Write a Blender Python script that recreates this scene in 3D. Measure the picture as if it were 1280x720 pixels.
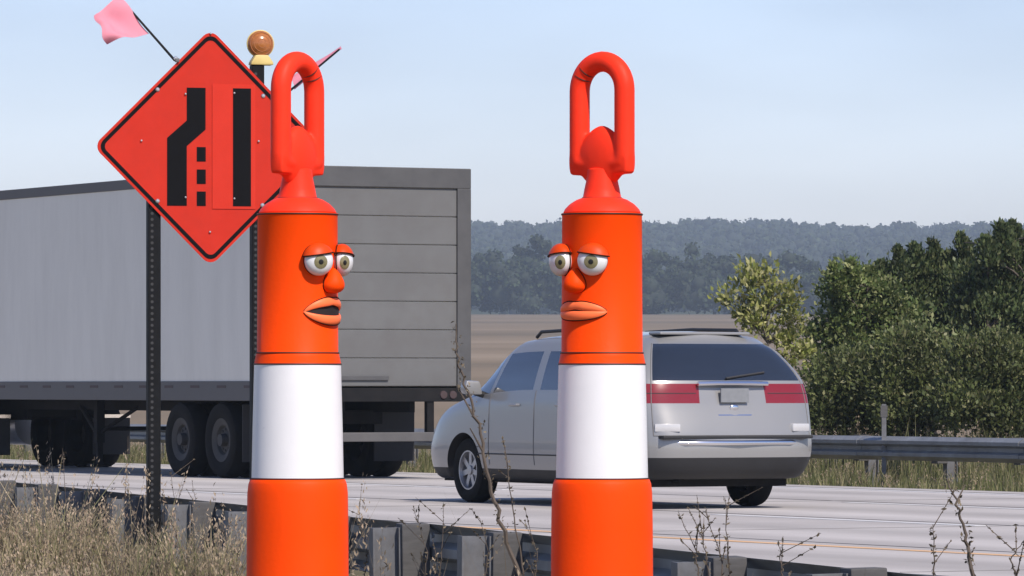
import bpy, bmesh, math, random
import numpy as np
from mathutils import Vector, Matrix, Euler, noise as mnoise

# ------------------------------------------------------------------ scene reset
for o in list(bpy.data.objects):
    bpy.data.objects.remove(o)
scene = bpy.context.scene
COL = scene.collection
R = math.radians
random.seed(7)
rng = np.random.default_rng(7)

# ------------------------------------------------------------------ camera
F = 6500.0            # focal length in photo pixels (1280 wide)
HZ = 483.0            # horizon row in the photo
CAMH = 1.22
cam_d = bpy.data.cameras.new('camera')
cam = bpy.data.objects.new('camera', cam_d)
COL.objects.link(cam)
cam.location = (0, 0, CAMH)
cam.rotation_euler = (R(90), 0, 0)
cam_d.sensor_width = 36.0
cam_d.lens = F / 1280 * 36
cam_d.shift_y = (HZ - 360) / 1280
cam_d.clip_start = 0.5
cam_d.clip_end = 30000
scene.camera = cam
scene.render.resolution_x = 1024
scene.render.resolution_y = 576

# ------------------------------------------------------------------ world, sun, exposure
SUN_EL = R(46)
SUN_H = Vector((0.53, -0.85))
SUN_H.normalize()
world = bpy.data.worlds.new('World')
scene.world = world
world.use_nodes = True
wn = world.node_tree.nodes
wl = world.node_tree.links
wn.clear()
w_out = wn.new('ShaderNodeOutputWorld')
w_bg = wn.new('ShaderNodeBackground')
sky = wn.new('ShaderNodeTexSky')
sky.sky_type = 'NISHITA'
sky.sun_disc = False
sky.sun_elevation = SUN_EL
sky.sun_rotation = math.atan2(SUN_H.x, SUN_H.y)
sky.altitude = 300
sky.air_density = 1.0
sky.dust_density = 0.3
sky.ozone_density = 5.0
w_bg.inputs['Strength'].default_value = 0.128
w_tint = wn.new('ShaderNodeMix')              # camera white balance: less green and cyan all over the sky
w_tint.data_type = 'RGBA'
w_tint.blend_type = 'MULTIPLY'
w_tint.inputs['Factor'].default_value = 1.0
w_tint.inputs['B'].default_value = (0.90, 0.765, 0.81, 1)
wl.new(sky.outputs[0], w_tint.inputs['A'])
# thin high cloud, the same all round the sky
w_tc = wn.new('ShaderNodeTexCoord')
w_mp = wn.new('ShaderNodeMapping')
w_mp.inputs['Scale'].default_value = (9, 9, 34)
w_nz = wn.new('ShaderNodeTexNoise')
w_nz.inputs['Scale'].default_value = 1.0
w_nz.inputs['Detail'].default_value = 4
w_nz.inputs['Roughness'].default_value = 0.45
w_mr = wn.new('ShaderNodeMapRange')
w_mr.inputs['From Min'].default_value = 0.35
w_mr.inputs['From Max'].default_value = 0.75
w_mr.inputs['To Min'].default_value = 0.92
w_mr.inputs['To Max'].default_value = 1.10
w_cl = wn.new('ShaderNodeMix')
w_cl.data_type = 'RGBA'
w_cl.blend_type = 'MULTIPLY'
w_cl.inputs['Factor'].default_value = 1.0
wl.new(w_tc.outputs['Generated'], w_mp.inputs['Vector'])
wl.new(w_mp.outputs[0], w_nz.inputs['Vector'])
wl.new(w_nz.outputs['Fac'], w_mr.inputs['Value'])
wl.new(w_tint.outputs['Result'], w_cl.inputs['A'])
wl.new(w_mr.outputs[0], w_cl.inputs['B'])
wl.new(w_cl.outputs['Result'], w_bg.inputs['Color'])
wl.new(w_bg.outputs[0], w_out.inputs['Surface'])

sun_d = bpy.data.lights.new('sun', 'SUN')
sun_d.energy = 3.7
sun_d.angle = R(1.5)
sun_d.color = (1.0, 0.91, 0.82)
sun = bpy.data.objects.new('sun', sun_d)
COL.objects.link(sun)
sd = Vector((SUN_H.x * math.cos(SUN_EL), SUN_H.y * math.cos(SUN_EL), math.sin(SUN_EL)))
sun.rotation_euler = (-sd).to_track_quat('-Z', 'Y').to_euler()
sun.location = sd * 50

scene.view_settings.view_transform = 'Standard'
scene.view_settings.look = 'None'
scene.view_settings.exposure = 0.46
scene.view_settings.gamma = 1.0
scene.view_settings.use_curve_mapping = False

# ------------------------------------------------------------------ helpers
TH = R(28)                                   # the highway runs 28 degrees left of the view
SN, CS = math.sin(TH), math.cos(TH)


def road(n, a, z=0.0):                       # road coordinates: n across, a along
    return Vector((n * CS - a * SN, n * SN + a * CS, z))


def n_of(x, y):
    return x * CS + y * SN


def at(px, py, D):                           # photo pixel at a known distance
    return Vector(((px - 640) / F * D, D, CAMH + (HZ - py) / F * D))


def smooth(a, b, x):
    t = min(1.0, max(0.0, (x - a) / (b - a)))
    return t * t * (3 - 2 * t)


def tag(o, label, cat, group=None):
    o['label'] = label
    o['category'] = cat
    if group:
        o['group'] = group
    return o


def empty(name, loc=(0, 0, 0), rz=0.0):
    o = bpy.data.objects.new(name, None)
    COL.objects.link(o)
    o.location = loc
    o.rotation_euler = (0, 0, rz)
    o.empty_display_size = 0.1
    return o


def link_mesh(name, me, mat=None, parent=None, kind=None):
    o = bpy.data.objects.new(name, me)
    COL.objects.link(o)
    if mat is not None and len(me.materials) == 0:
        me.materials.append(mat)
    if parent is not None:
        o.parent = parent
    if kind:
        o['kind'] = kind
    return o


class MB:
    def __init__(self):
        self.v = []
        self.f = []

    def add(self, vs, fs, M=None):
        b = len(self.v)
        if M is not None:
            vs = [M @ Vector(v) for v in vs]
        self.v += [tuple(v) for v in vs]
        self.f += [tuple(b + i for i in f) for f in fs]
        return self

    def box(self, x0, x1, y0, y1, z0, z1, M=None):
        vs = [(x0, y0, z0), (x1, y0, z0), (x1, y1, z0), (x0, y1, z0),
              (x0, y0, z1), (x1, y0, z1), (x1, y1, z1), (x0, y1, z1)]
        fs = [(0, 3, 2, 1), (4, 5, 6, 7), (0, 1, 5, 4), (1, 2, 6, 5), (2, 3, 7, 6), (3, 0, 4, 7)]
        return self.add(vs, fs, M)

    def prism(self, poly, axis, d0, d1, M=None):
        """extrude a 2-D polygon; axis 'x','y','z' is the extrusion direction"""
        def mk(p, d):
            if axis == 'x':
                return (d, p[0], p[1])
            if axis == 'y':
                return (p[0], d, p[1])
            return (p[0], p[1], d)
        n = len(poly)
        vs = [mk(p, d0) for p in poly] + [mk(p, d1) for p in poly]
        fs = [tuple(range(n))[::-1], tuple(range(n, 2 * n))]
        fs += [(i, (i + 1) % n, n + (i + 1) % n, n + i) for i in range(n)]
        return self.add(vs, fs, M)

    def tube(self, pts, rad, seg=8, closed=False, flat=1.0, thin=1.0):
        pts = [Vector(p) for p in pts]
        n = len(pts)
        if not hasattr(rad, '__len__'):
            rad = [rad] * n
        b = len(self.v)
        up = None
        for i, p in enumerate(pts):
            if closed:
                t = pts[(i + 1) % n] - pts[i - 1]
            else:
                t = pts[min(i + 1, n - 1)] - pts[max(i - 1, 0)]
            t.normalize()
            if up is None:
                up = Vector((0, 0, 1)) if abs(t.z) < 0.9 else Vector((1, 0, 0))
            side = t.cross(up)
            side.normalize()
            up = side.cross(t)
            for k in range(seg):
                a = 2 * math.pi * k / seg
                self.v.append(tuple(p + (side * math.cos(a) * thin + up * math.sin(a) * flat) * rad[i]))
        m = n if closed else n - 1
        for i in range(m):
            j = (i + 1) % n
            for k in range(seg):
                l = (k + 1) % seg
                self.f.append((b + i * seg + k, b + i * seg + l, b + j * seg + l, b + j * seg + k))
        if not closed:
            self.f.append(tuple(b + k for k in range(seg))[::-1])
            self.f.append(tuple(b + (n - 1) * seg + k for k in range(seg)))
        return self

    def lathe(self, prof, seg=48, M=None):
        """prof: list of (r, z), around the z axis"""
        vs, fs, rings = [], [], []
        for r, z in prof:
            if r < 1e-6:
                rings.append([len(vs)])
                vs.append((0, 0, z))
            else:
                rings.append(list(range(len(vs), len(vs) + seg)))
                vs += [(r * math.cos(2 * math.pi * k / seg), r * math.sin(2 * math.pi * k / seg), z)
                       for k in range(seg)]
        for A, B in zip(rings, rings[1:]):
            for k in range(seg):
                l = (k + 1) % seg
                if len(A) == 1 and len(B) == 1:
                    continue
                if len(A) == 1:
                    fs.append((A[0], B[l], B[k]))
                elif len(B) == 1:
                    fs.append((A[k], A[l], B[0]))
                else:
                    fs.append((A[k], A[l], B[l], B[k]))
        return self.add(vs, fs, M)

    def ellipsoid(self, c, r, seg=24, rings=14, fn=None):
        b = len(self.v)
        vs, fs = [], []
        for i in range(rings + 1):
            th = math.pi * i / rings
            for k in range(seg):
                ph = 2 * math.pi * k / seg
                u = Vector((math.sin(th) * math.cos(ph), math.sin(th) * math.sin(ph), math.cos(th)))
                p = Vector((u.x * r[0], u.y * r[1], u.z * r[2]))
                if fn:
                    p = fn(p, u)
                vs.append(tuple(Vector(c) + p))
        for i in range(rings):
            for k in range(seg):
                l = (k + 1) % seg
                fs.append((i * seg + k, (i + 1) * seg + k, (i + 1) * seg + l, i * seg + l))
        return self.add(vs, fs)

    def mesh(self, name, smooth_=False, angle=None, bevel=0.0, merge=False):
        me = bpy.data.meshes.new(name)
        me.from_pydata(self.v, [], self.f)
        bm = bmesh.new()
        bm.from_mesh(me)
        if merge:
            bmesh.ops.remove_doubles(bm, verts=bm.verts, dist=1e-5)
        if bevel > 0:
            ed = [e for e in bm.edges if len(e.link_faces) == 2 and e.calc_face_angle(0) > 0.6]
            if ed:
                bmesh.ops.bevel(bm, geom=ed, offset=bevel, segments=2, affect='EDGES', profile=0.6)
        bmesh.ops.recalc_face_normals(bm, faces=bm.faces)
        if smooth_:
            for f in bm.faces:
                f.smooth = True
            lim = angle if angle else R(40)
            for e in bm.edges:
                if len(e.link_faces) == 2 and e.calc_face_angle(0) > lim:
                    e.smooth = False
        bm.to_mesh(me)
        bm.free()
        return me

    def build(self, name, mat, parent=None, smooth_=False, bevel=0.0, kind=None, merge=False, angle=None):
        return link_mesh(name, self.mesh(name, smooth_, angle, bevel, merge), mat, parent, kind)


def quads_mesh(name, V, nper, mat, parent=None, kind=None):
    """V: (N*nper,3) array of separate polygons with nper corners"""
    V = np.asarray(V, dtype=np.float32)
    N = len(V) // nper
    me = bpy.data.meshes.new(name)
    me.vertices.add(len(V))
    me.vertices.foreach_set('co', V.ravel())
    me.loops.add(len(V))
    me.loops.foreach_set('vertex_index', np.arange(len(V), dtype=np.int32))
    me.polygons.add(N)
    me.polygons.foreach_set('loop_start', np.arange(0, len(V), nper, dtype=np.int32))
    me.update(calc_edges=True)
    me.validate()
    return link_mesh(name, me, mat, parent, kind)


# ------------------------------------------------------------------ materials
def new_mat(name):
    m = bpy.data.materials.new(name)
    m.use_nodes = True
    nt = m.node_tree
    return m, nt, nt.nodes['Principled BSDF']


def mat(name, col, rough=0.5, metal=0.0, var=0.0, scale=8.0, bump=0.0, bscale=60.0, coat=0.0,
        spec=None, stretch=(1, 1, 1), dirt=None, dirt_scale=2.0, dirt_amt=0.5, coords='Object'):
    m, nt, b = new_mat(name)
    N, L = nt.nodes, nt.links
    b.inputs['Base Color'].default_value = (*col, 1)
    b.inputs['Roughness'].default_value = rough
    b.inputs['Metallic'].default_value = metal
    b.inputs['Coat Weight'].default_value = coat
    if spec is not None:
        b.inputs['Specular IOR Level'].default_value = spec
    if var or bump or dirt:
        tc = N.new('ShaderNodeTexCoord')
        mp = N.new('ShaderNodeMapping')
        mp.inputs['Scale'].default_value = stretch
        L.new(tc.outputs[coords], mp.inputs['Vector'])
    last = None
    if var:
        nz = N.new('ShaderNodeTexNoise')
        nz.inputs['Scale'].default_value = scale
        nz.inputs['Detail'].default_value = 6
        nz.inputs['Roughness'].default_value = 0.65
        L.new(mp.outputs[0], nz.inputs['Vector'])
        mr = N.new('ShaderNodeMapRange')
        mr.inputs['From Min'].default_value = 0.25
        mr.inputs['From Max'].default_value = 0.75
        mr.inputs['To Min'].default_value = 1 - var
        mr.inputs['To Max'].default_value = 1 + var
        L.new(nz.outputs['Fac'], mr.inputs['Value'])
        mx = N.new('ShaderNodeMix')
        mx.data_type = 'RGBA'
        mx.blend_type = 'MULTIPLY'
        mx.inputs['Factor'].default_value = 1
        mx.inputs['A'].default_value = (*col, 1)
        L.new(mr.outputs[0], mx.inputs['B'])
        last = mx.outputs['Result']
        rr = N.new('ShaderNodeMapRange')
        rr.inputs['To Min'].default_value = max(0.02, rough - 0.12)
        rr.inputs['To Max'].default_value = min(1, rough + 0.12)
        L.new(nz.outputs['Fac'], rr.inputs['Value'])
        L.new(rr.outputs[0], b.inputs['Roughness'])
    if dirt:
        dz = N.new('ShaderNodeTexNoise')
        dz.inputs['Scale'].default_value = dirt_scale
        dz.inputs['Detail'].default_value = 8
        dz.inputs['Roughness'].default_value = 0.7
        L.new(mp.outputs[0], dz.inputs['Vector'])
        dr = N.new('ShaderNodeMapRange')
        dr.inputs['From Min'].default_value = 0.42
        dr.inputs['From Max'].default_value = 0.75
        dr.inputs['To Max'].default_value = dirt_amt
        L.new(dz.outputs['Fac'], dr.inputs['Value'])
        m2 = N.new('ShaderNodeMix')
        m2.data_type = 'RGBA'
        L.new(dr.outputs[0], m2.inputs['Factor'])
        if last:
            L.new(last, m2.inputs['A'])
        else:
            m2.inputs['A'].default_value = (*col, 1)
        m2.inputs['B'].default_value = (*dirt, 1)
        last = m2.outputs['Result']
    if last:
        L.new(last, b.inputs['Base Color'])
    if bump:
        bz = N.new('ShaderNodeTexNoise')
        bz.inputs['Scale'].default_value = bscale
        bz.inputs['Detail'].default_value = 5
        L.new(mp.outputs[0], bz.inputs['Vector'])
        bp = N.new('ShaderNodeBump')
        bp.inputs['Strength'].default_value = bump
        bp.inputs['Distance'].default_value = 0.01
        L.new(bz.outputs['Fac'], bp.inputs['Height'])
        L.new(bp.outputs[0], b.inputs['Normal'])
    return m


def leaf_mat(name, cols, trans=0.35, rough=0.5, clump=1.5):
    """per-leaf colour from a ramp, with light coming through the leaf"""
    m, nt, b = new_mat(name)
    N, L = nt.nodes, nt.links
    g = N.new('ShaderNodeNewGeometry')
    rp = N.new('ShaderNodeValToRGB')
    els = rp.color_ramp.elements
    while len(els) < len(cols):
        els.new(0.5)
    for i, c in enumerate(cols):
        els[i].position = i / (len(cols) - 1)
        els[i].color = (*c, 1)
    L.new(g.outputs['Random Per Island'], rp.inputs['Fac'])
    tc = N.new('ShaderNodeTexCoord')                 # some sprays of leaves are paler than others
    nz = N.new('ShaderNodeTexNoise')
    nz.inputs['Scale'].default_value = clump
    nz.inputs['Detail'].default_value = 3
    L.new(tc.outputs['Object'], nz.inputs['Vector'])
    mr = N.new('ShaderNodeMapRange')
    mr.inputs['From Min'].default_value = 0.3
    mr.inputs['From Max'].default_value = 0.7
    mr.inputs['To Min'].default_value = 0.7
    mr.inputs['To Max'].default_value = 1.75
    L.new(nz.outputs['Fac'], mr.inputs['Value'])
    mx = N.new('ShaderNodeMix')
    mx.data_type = 'RGBA'
    mx.blend_type = 'MULTIPLY'
    mx.inputs['Factor'].default_value = 1.0
    L.new(rp.outputs[0], mx.inputs['A'])
    L.new(mr.outputs[0], mx.inputs['B'])
    L.new(mx.outputs['Result'], b.inputs['Base Color'])
    b.inputs['Roughness'].default_value = rough
    b.inputs['Specular IOR Level'].default_value = 0.3
    t = N.new('ShaderNodeBsdfTranslucent')
    L.new(mx.outputs['Result'], t.inputs['Color'])
    ms = N.new('ShaderNodeMixShader')
    ms.inputs[0].default_value = trans
    L.new(b.outputs[0], ms.inputs[1])
    L.new(t.outputs[0], ms.inputs[2])
    L.new(ms.outputs[0], N['Material Output'].inputs['Surface'])
    return m


M = {}
M['orange'] = mat('orange_plastic', (0.97, 0.066, 0.0), 0.55, spec=0.12, dirt=(0.55, 0.05, 0.006), dirt_scale=7, dirt_amt=0.22, var=0.05, scale=14, bump=0.06, bscale=120)
M['red_orange'] = mat('red_orange_plastic', (0.94, 0.042, 0.014), 0.5, spec=0.15, var=0.06, scale=20, bump=0.05, bscale=90)
M['lid'] = mat('eyelid_plastic', (0.62, 0.055, 0.002), 0.45, spec=0.25, var=0.05)
M['lip'] = mat('lip_plastic', (1.0, 0.19, 0.06), 0.45, spec=0.25, var=0.05, scale=30)
M['band'] = mat('white_reflective_sheeting', (0.80, 0.80, 0.81), 0.32, var=0.03, scale=20, bump=0.03, bscale=300)
M['eye'] = mat('eye_white', (0.72, 0.73, 0.74), 0.22)
M['iris'] = mat('iris_olive', (0.21, 0.19, 0.10), 0.3, var=0.25, scale=90)
M['black'] = mat('black_gloss', (0.012, 0.012, 0.013), 0.3)
M['seam'] = mat('dark_seam', (0.05, 0.012, 0.006), 0.6)
M['rubber'] = mat('black_rubber', (0.018, 0.018, 0.019), 0.8, var=0.3, scale=20)
M['ink'] = mat('dark_outline', (0.03, 0.008, 0.004), 0.7, spec=0.1)
M['mouth'] = mat('mouth_dark', (0.012, 0.008, 0.008), 0.8)

M['sign'] = mat('sign_red_orange', (0.56, 0.028, 0.013), 0.5, spec=0.15, dirt=(0.36, 0.025, 0.014), dirt_scale=3, dirt_amt=0.35, var=0.06, scale=5)
M['sign2'] = mat('sign_overlay_red_orange', (0.60, 0.033, 0.016), 0.5, spec=0.15, var=0.05, scale=5)
M['signblack'] = mat('sign_black_film', (0.006, 0.006, 0.007), 0.7, spec=0.08)
M['alu'] = mat('aluminium', (0.55, 0.55, 0.55), 0.35, 0.9)
M['post'] = mat('black_square_post', (0.007, 0.0075, 0.0085), 0.6, spec=0.15, var=0.3, scale=12)
M['hole'] = mat('post_hole_grey', (0.035, 0.036, 0.038), 0.8)
M['flag'] = mat('faded_pink_cloth', (0.93, 0.40, 0.49), 0.8, var=0.08, scale=9, bump=0.3, bscale=400)
_b = M['flag'].node_tree
_t = _b.nodes.new('ShaderNodeBsdfTranslucent')
_t.inputs['Color'].default_value = (0.95, 0.42, 0.52, 1)
_m = _b.nodes.new('ShaderNodeMixShader')
_m.inputs[0].default_value = 0.4
_b.links.new(_b.nodes['Principled BSDF'].outputs[0], _m.inputs[1])
_b.links.new(_t.outputs[0], _m.inputs[2])
_b.links.new(_m.outputs[0], _b.nodes['Material Output'].inputs['Surface'])
M['amber'] = mat('amber_lens', (0.38, 0.13, 0.03), 0.25, var=0.2, scale=60, coat=0.4)
M['yellow'] = mat('yellow_housing', (0.62, 0.47, 0.16), 0.5, var=0.1)

M['galv'] = mat('galvanised_steel', (0.27, 0.285, 0.30), 0.5, 0.4, var=0.22, scale=3.5, dirt=(0.12, 0.11, 0.10), dirt_scale=1.6, dirt_amt=0.7)
M['galvpost'] = mat('galvanised_post', (0.16, 0.165, 0.175), 0.6, 0.4, var=0.3, scale=6, dirt=(0.10, 0.08, 0.06), dirt_scale=4, dirt_amt=0.6)
M['wood'] = mat('weathered_block', (0.085, 0.083, 0.082), 0.85, var=0.3, scale=10, stretch=(1, 1, 5))

M['trailer'] = mat('trailer_side_white', (0.68, 0.66, 0.59), 0.5, var=0.04, scale=0.9, dirt=(0.52, 0.50, 0.44), dirt_scale=0.8, dirt_amt=0.45, stretch=(1, 2.5, 0.5))
M['trailer_rail'] = mat('trailer_rail', (0.095, 0.092, 0.09), 0.6, 0.1, var=0.15, scale=4)
M['trailer_door'] = mat('roll_door_grey', (0.125, 0.127, 0.125), 0.6, var=0.10, scale=1.2, dirt=(0.10, 0.095, 0.09), dirt_scale=1.5, dirt_amt=0.7)
M['trailer_frame'] = mat('trailer_rear_frame', (0.085, 0.085, 0.085), 0.55, 0.2, var=0.2, scale=3)
M['chassis'] = mat('chassis_black', (0.008, 0.008, 0.009), 0.8, spec=0.2, var=0.4, scale=5, dirt=(0.03, 0.027, 0.024), dirt_scale=3, dirt_amt=0.4)
M['tyre'] = mat('tyre_rubber', (0.009, 0.009, 0.009), 0.9, spec=0.2, var=0.3, scale=10)
M['steelrim'] = mat('steel_rim', (0.045, 0.044, 0.043), 0.7, 0.2, var=0.3, scale=9)
M['cab'] = mat('cab_white_paint', (0.70, 0.70, 0.70), 0.3, coat=0.5)
M['redlens'] = mat('red_lens', (0.20, 0.010, 0.014), 0.22, coat=0.5)
M['tape'] = mat('reflective_tape', (0.05, 0.03, 0.03), 0.6)
M['paint'] = mat('silver_car_paint', (0.27, 0.27, 0.265), 0.32, 0.25, coat=0.6)
M['glass'] = mat('tinted_glass', (0.014, 0.018, 0.024), 0.05, spec=1.0, coat=1.0)
M['carplastic'] = mat('dark_car_plastic', (0.014, 0.014, 0.015), 0.6, var=0.2, scale=6)
M['chrome'] = mat('chrome', (0.75, 0.75, 0.76), 0.12, 1.0)
M['lamp_and_glint'] = mat('clear_lamp_and_glint', (0.50, 0.50, 0.50), 0.2, coat=0.5)  # headlamp lens; also colours the blocks that imitate bumper highlights
M['plate'] = mat('licence_plate', (0.20, 0.21, 0.22), 0.4, var=0.1, scale=20)
M['alloy'] = mat('alloy_rim', (0.40, 0.40, 0.41), 0.35, 0.8)

M['whiteline'] = mat('white_road_paint', (0.72, 0.72, 0.70), 0.7, var=0.15, scale=3, dirt=(0.40, 0.38, 0.36), dirt_scale=3, dirt_amt=0.6)
M['yellowline'] = mat('yellow_road_paint', (0.70, 0.42, 0.20), 0.7, var=0.12, scale=3, dirt=(0.42, 0.36, 0.31), dirt_scale=2, dirt_amt=0.6)
M['joint'] = mat('joint_sealant', (0.15, 0.145, 0.14), 0.8, var=0.3, scale=3)
M['bark'] = mat('bark', (0.10, 0.085, 0.07), 0.9, var=0.35, scale=18, stretch=(1, 1, 0.3))
M['stalk'] = mat('dry_stalk', (0.10, 0.078, 0.06), 0.9, var=0.3, scale=12)

M['leaf_sapling'] = leaf_mat('leaf_sapling', [(0.10, 0.125, 0.025), (0.19, 0.21, 0.05), (0.27, 0.27, 0.09), (0.42, 0.40, 0.20)], 0.35)
M['leaf_light'] = leaf_mat('leaf_light', [(0.05, 0.08, 0.022), (0.09, 0.125, 0.035), (0.14, 0.17, 0.055), (0.25, 0.26, 0.12)], 0.3)
M['leaf_dark'] = leaf_mat('leaf_dark', [(0.026, 0.042, 0.018), (0.048, 0.07, 0.026), (0.075, 0.098, 0.038), (0.13, 0.14, 0.065)], 0.22)
M['leaf_olive'] = leaf_mat('leaf_olive', [(0.05, 0.066, 0.022), (0.08, 0.10, 0.032), (0.115, 0.135, 0.05), (0.18, 0.175, 0.085)], 0.28)
M['leaf_far'] = leaf_mat('leaf_far', [(0.014, 0.024, 0.012), (0.026, 0.04, 0.018), (0.045, 0.06, 0.027)], 0.15, 0.8, 0.09)
M['leaf_core'] = mat('crown_core', (0.016, 0.024, 0.012), 0.95, var=0.3, scale=0.3)
M['dry_grass'] = leaf_mat('dry_grass', [(0.17, 0.15, 0.085), (0.27, 0.23, 0.14), (0.35, 0.29, 0.19), (0.22, 0.20, 0.10), (0.14, 0.16, 0.07)], 0.3, 0.8)
M['seed'] = leaf_mat('seed_heads', [(0.25, 0.19, 0.13), (0.38, 0.31, 0.22), (0.33, 0.24, 0.17)], 0.3, 0.9)
M['green_grass'] = leaf_mat('green_grass', [(0.07, 0.085, 0.03), (0.11, 0.12, 0.045), (0.16, 0.155, 0.075), (0.22, 0.19, 0.11)], 0.3, 0.8)
M['weed'] = leaf_mat('weed_leaves', [(0.09, 0.075, 0.05), (0.15, 0.12, 0.08), (0.22, 0.18, 0.12)], 0.2, 0.9)


def concrete_mat():
    m, nt, b = new_mat('concrete_pavement')
    N, L = nt.nodes, nt.links
    tc = N.new('ShaderNodeTexCoord')
    mp = N.new('ShaderNodeMapping')
    mp.inputs['Scale'].default_value = (1, 0.05, 1)      # streaks run along the road
    L.new(tc.outputs['Object'], mp.inputs['Vector'])
    n1 = N.new('ShaderNodeTexNoise')
    n1.inputs['Scale'].default_value = 1.1
    n1.inputs['Detail'].default_value = 7
    L.new(mp.outputs[0], n1.inputs['Vector'])
    n2 = N.new('ShaderNodeTexNoise')
    n2.inputs['Scale'].default_value = 0.6
    n2.inputs['Detail'].default_value = 8
    L.new(tc.outputs['Object'], n2.inputs['Vector'])
    rp = N.new('ShaderNodeValToRGB')
    rp.color_ramp.elements[0].position = 0.3
    rp.color_ramp.elements[0].color = (0.36, 0.335, 0.315, 1)
    rp.color_ramp.elements[1].position = 0.72
    rp.color_ramp.elements[1].color = (0.53, 0.50, 0.475, 1)
    mx = N.new('ShaderNodeMix')
    mx.inputs['Factor'].default_value = 0.4
    L.new(n1.outputs['Fac'], mx.inputs['A'])
    L.new(n2.outputs['Fac'], mx.inputs['B'])
    L.new(mx.outputs['Result'], rp.inputs['Fac'])
    sx = N.new('ShaderNodeSeparateXYZ')
    L.new(tc.outputs['Object'], sx.inputs[0])
    wv = N.new('ShaderNodeMath')                     # oil and rubber darkening along the wheel paths
    wv.operation = 'MULTIPLY_ADD'
    wv.inputs[1].default_value = 2 * math.pi / 2.0
    wv.inputs[2].default_value = 0.6
    L.new(sx.outputs['X'], wv.inputs[0])
    sn = N.new('ShaderNodeMath')
    sn.operation = 'SINE'
    L.new(wv.outputs[0], sn.inputs[0])
    mrw = N.new('ShaderNodeMapRange')
    mrw.inputs['From Min'].default_value = -1
    mrw.inputs['To Min'].default_value = 0.86
    mrw.inputs['To Max'].default_value = 1.04
    L.new(sn.outputs[0], mrw.inputs['Value'])
    mm = N.new('ShaderNodeMix')
    mm.data_type = 'RGBA'
    mm.blend_type = 'MULTIPLY'
    mm.inputs['Factor'].default_value = 1
    L.new(rp.outputs[0], mm.inputs['A'])
    L.new(mrw.outputs[0], mm.inputs['B'])
    L.new(mm.outputs['Result'], b.inputs['Base Color'])
    b.inputs['Roughness'].default_value = 0.85
    b.inputs['Specular IOR Level'].default_value = 0.25
    n3 = N.new('ShaderNodeTexNoise')
    n3.inputs['Scale'].default_value = 40
    L.new(tc.outputs['Object'], n3.inputs['Vector'])
    bp = N.new('ShaderNodeBump')
    bp.inputs['Strength'].default_value = 0.25
    bp.inputs['Distance'].default_value = 0.005
    L.new(n3.outputs['Fac'], bp.inputs['Height'])
    L.new(bp.outputs[0], b.inputs['Normal'])
    return m


def ground_mat():
    """verge earth and grass nearby, a bare tan field beyond, woodland floor on the hills"""
    m, nt, b = new_mat('ground_earth')
    N, L = nt.nodes, nt.links
    tc = N.new('ShaderNodeTexCoord')
    sp = N.new('ShaderNodeSeparateXYZ')
    L.new(tc.outputs['Object'], sp.inputs[0])

    def ramp(inp, e):
        r = N.new('ShaderNodeValToRGB')
        els = r.color_ramp.elements
        while len(els) < len(e):
            els.new(0.5)
        for i, (p, c) in enumerate(e):
            els[i].position = p
            els[i].color = (*c, 1)
        L.new(inp, r.inputs['Fac'])
        return r.outputs[0]
    n1 = N.new('ShaderNodeTexNoise')
    n1.inputs['Scale'].default_value = 1.3
    n1.inputs['Detail'].default_value = 9
    L.new(tc.outputs['Object'], n1.inputs['Vector'])
    verge = ramp(n1.outputs['Fac'], [(0.3, (0.085, 0.08, 0.04)), (0.5, (0.15, 0.13, 0.075)), (0.72, (0.24, 0.20, 0.13))])
    mp = N.new('ShaderNodeMapping')
    mp.inputs['Scale'].default_value = (0.002, 0.012, 0.1)
    L.new(tc.outputs['Object'], mp.inputs['Vector'])
    n2 = N.new('ShaderNodeTexNoise')
    n2.inputs['Scale'].default_value = 1.0
    n2.inputs['Detail'].default_value = 7
    n2.inputs['Roughness'].default_value = 0.6
    L.new(mp.outputs[0], n2.inputs['Vector'])
    field = ramp(n2.outputs['Fac'], [(0.32, (0.13, 0.108, 0.075)), (0.5, (0.20, 0.155, 0.105)), (0.68, (0.26, 0.205, 0.145))])
    n3 = N.new('ShaderNodeTexNoise')
    n3.inputs['Scale'].default_value = 0.02
    n3.inputs['Detail'].default_value = 6
    L.new(tc.outputs['Object'], n3.inputs['Vector'])
    wood = ramp(n3.outputs['Fac'], [(0.3, (0.025, 0.035, 0.018)), (0.7, (0.06, 0.07, 0.035))])

    def mask(a, b_):
        r = N.new('ShaderNodeMapRange')
        r.inputs['From Min'].default_value = a
        r.inputs['From Max'].default_value = b_
        L.new(sp.outputs['Y'], r.inputs['Value'])
        return r.outputs[0]

    def mix(f, a, c):
        x = N.new('ShaderNodeMix')
        x.data_type = 'RGBA'
        L.new(f, x.inputs['Factor'])
        L.new(a, x.inputs['A'])
        L.new(c, x.inputs['B'])
        return x.outputs['Result']
    c1 = mix(mask(150, 190), verge, field)
    c2 = mix(mask(1190, 1215), c1, wood)
    L.new(c2, b.inputs['Base Color'])
    b.inputs['Roughness'].default_value = 0.95
    b.inputs['Specular IOR Level'].default_value = 0.1
    bp = N.new('ShaderNodeBump')
    bp.inputs['Strength'].default_value = 0.6
    bp.inputs['Distance'].default_value = 0.05
    L.new(n1.outputs['Fac'], bp.inputs['Height'])
    L.new(bp.outputs[0], b.inputs['Normal'])
    return m


M['concrete'] = concrete_mat()
M['ground'] = ground_mat()

# ------------------------------------------------------------------ the setting: terrain
RIDGE_Y = 3000.0


def hill_z(x, y):
    t = smooth(1350, RIDGE_Y, y)
    px = x / y * F + 640
    top = 83 + 1.8 * math.exp(-((px - 900) / 120) ** 2) - 2.8 * math.exp(-((px - 1090) / 70) ** 2) + 1.6 * mnoise.noise((x * 0.008, y * 0.003, 1.7))
    return t * (top - 19)


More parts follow.
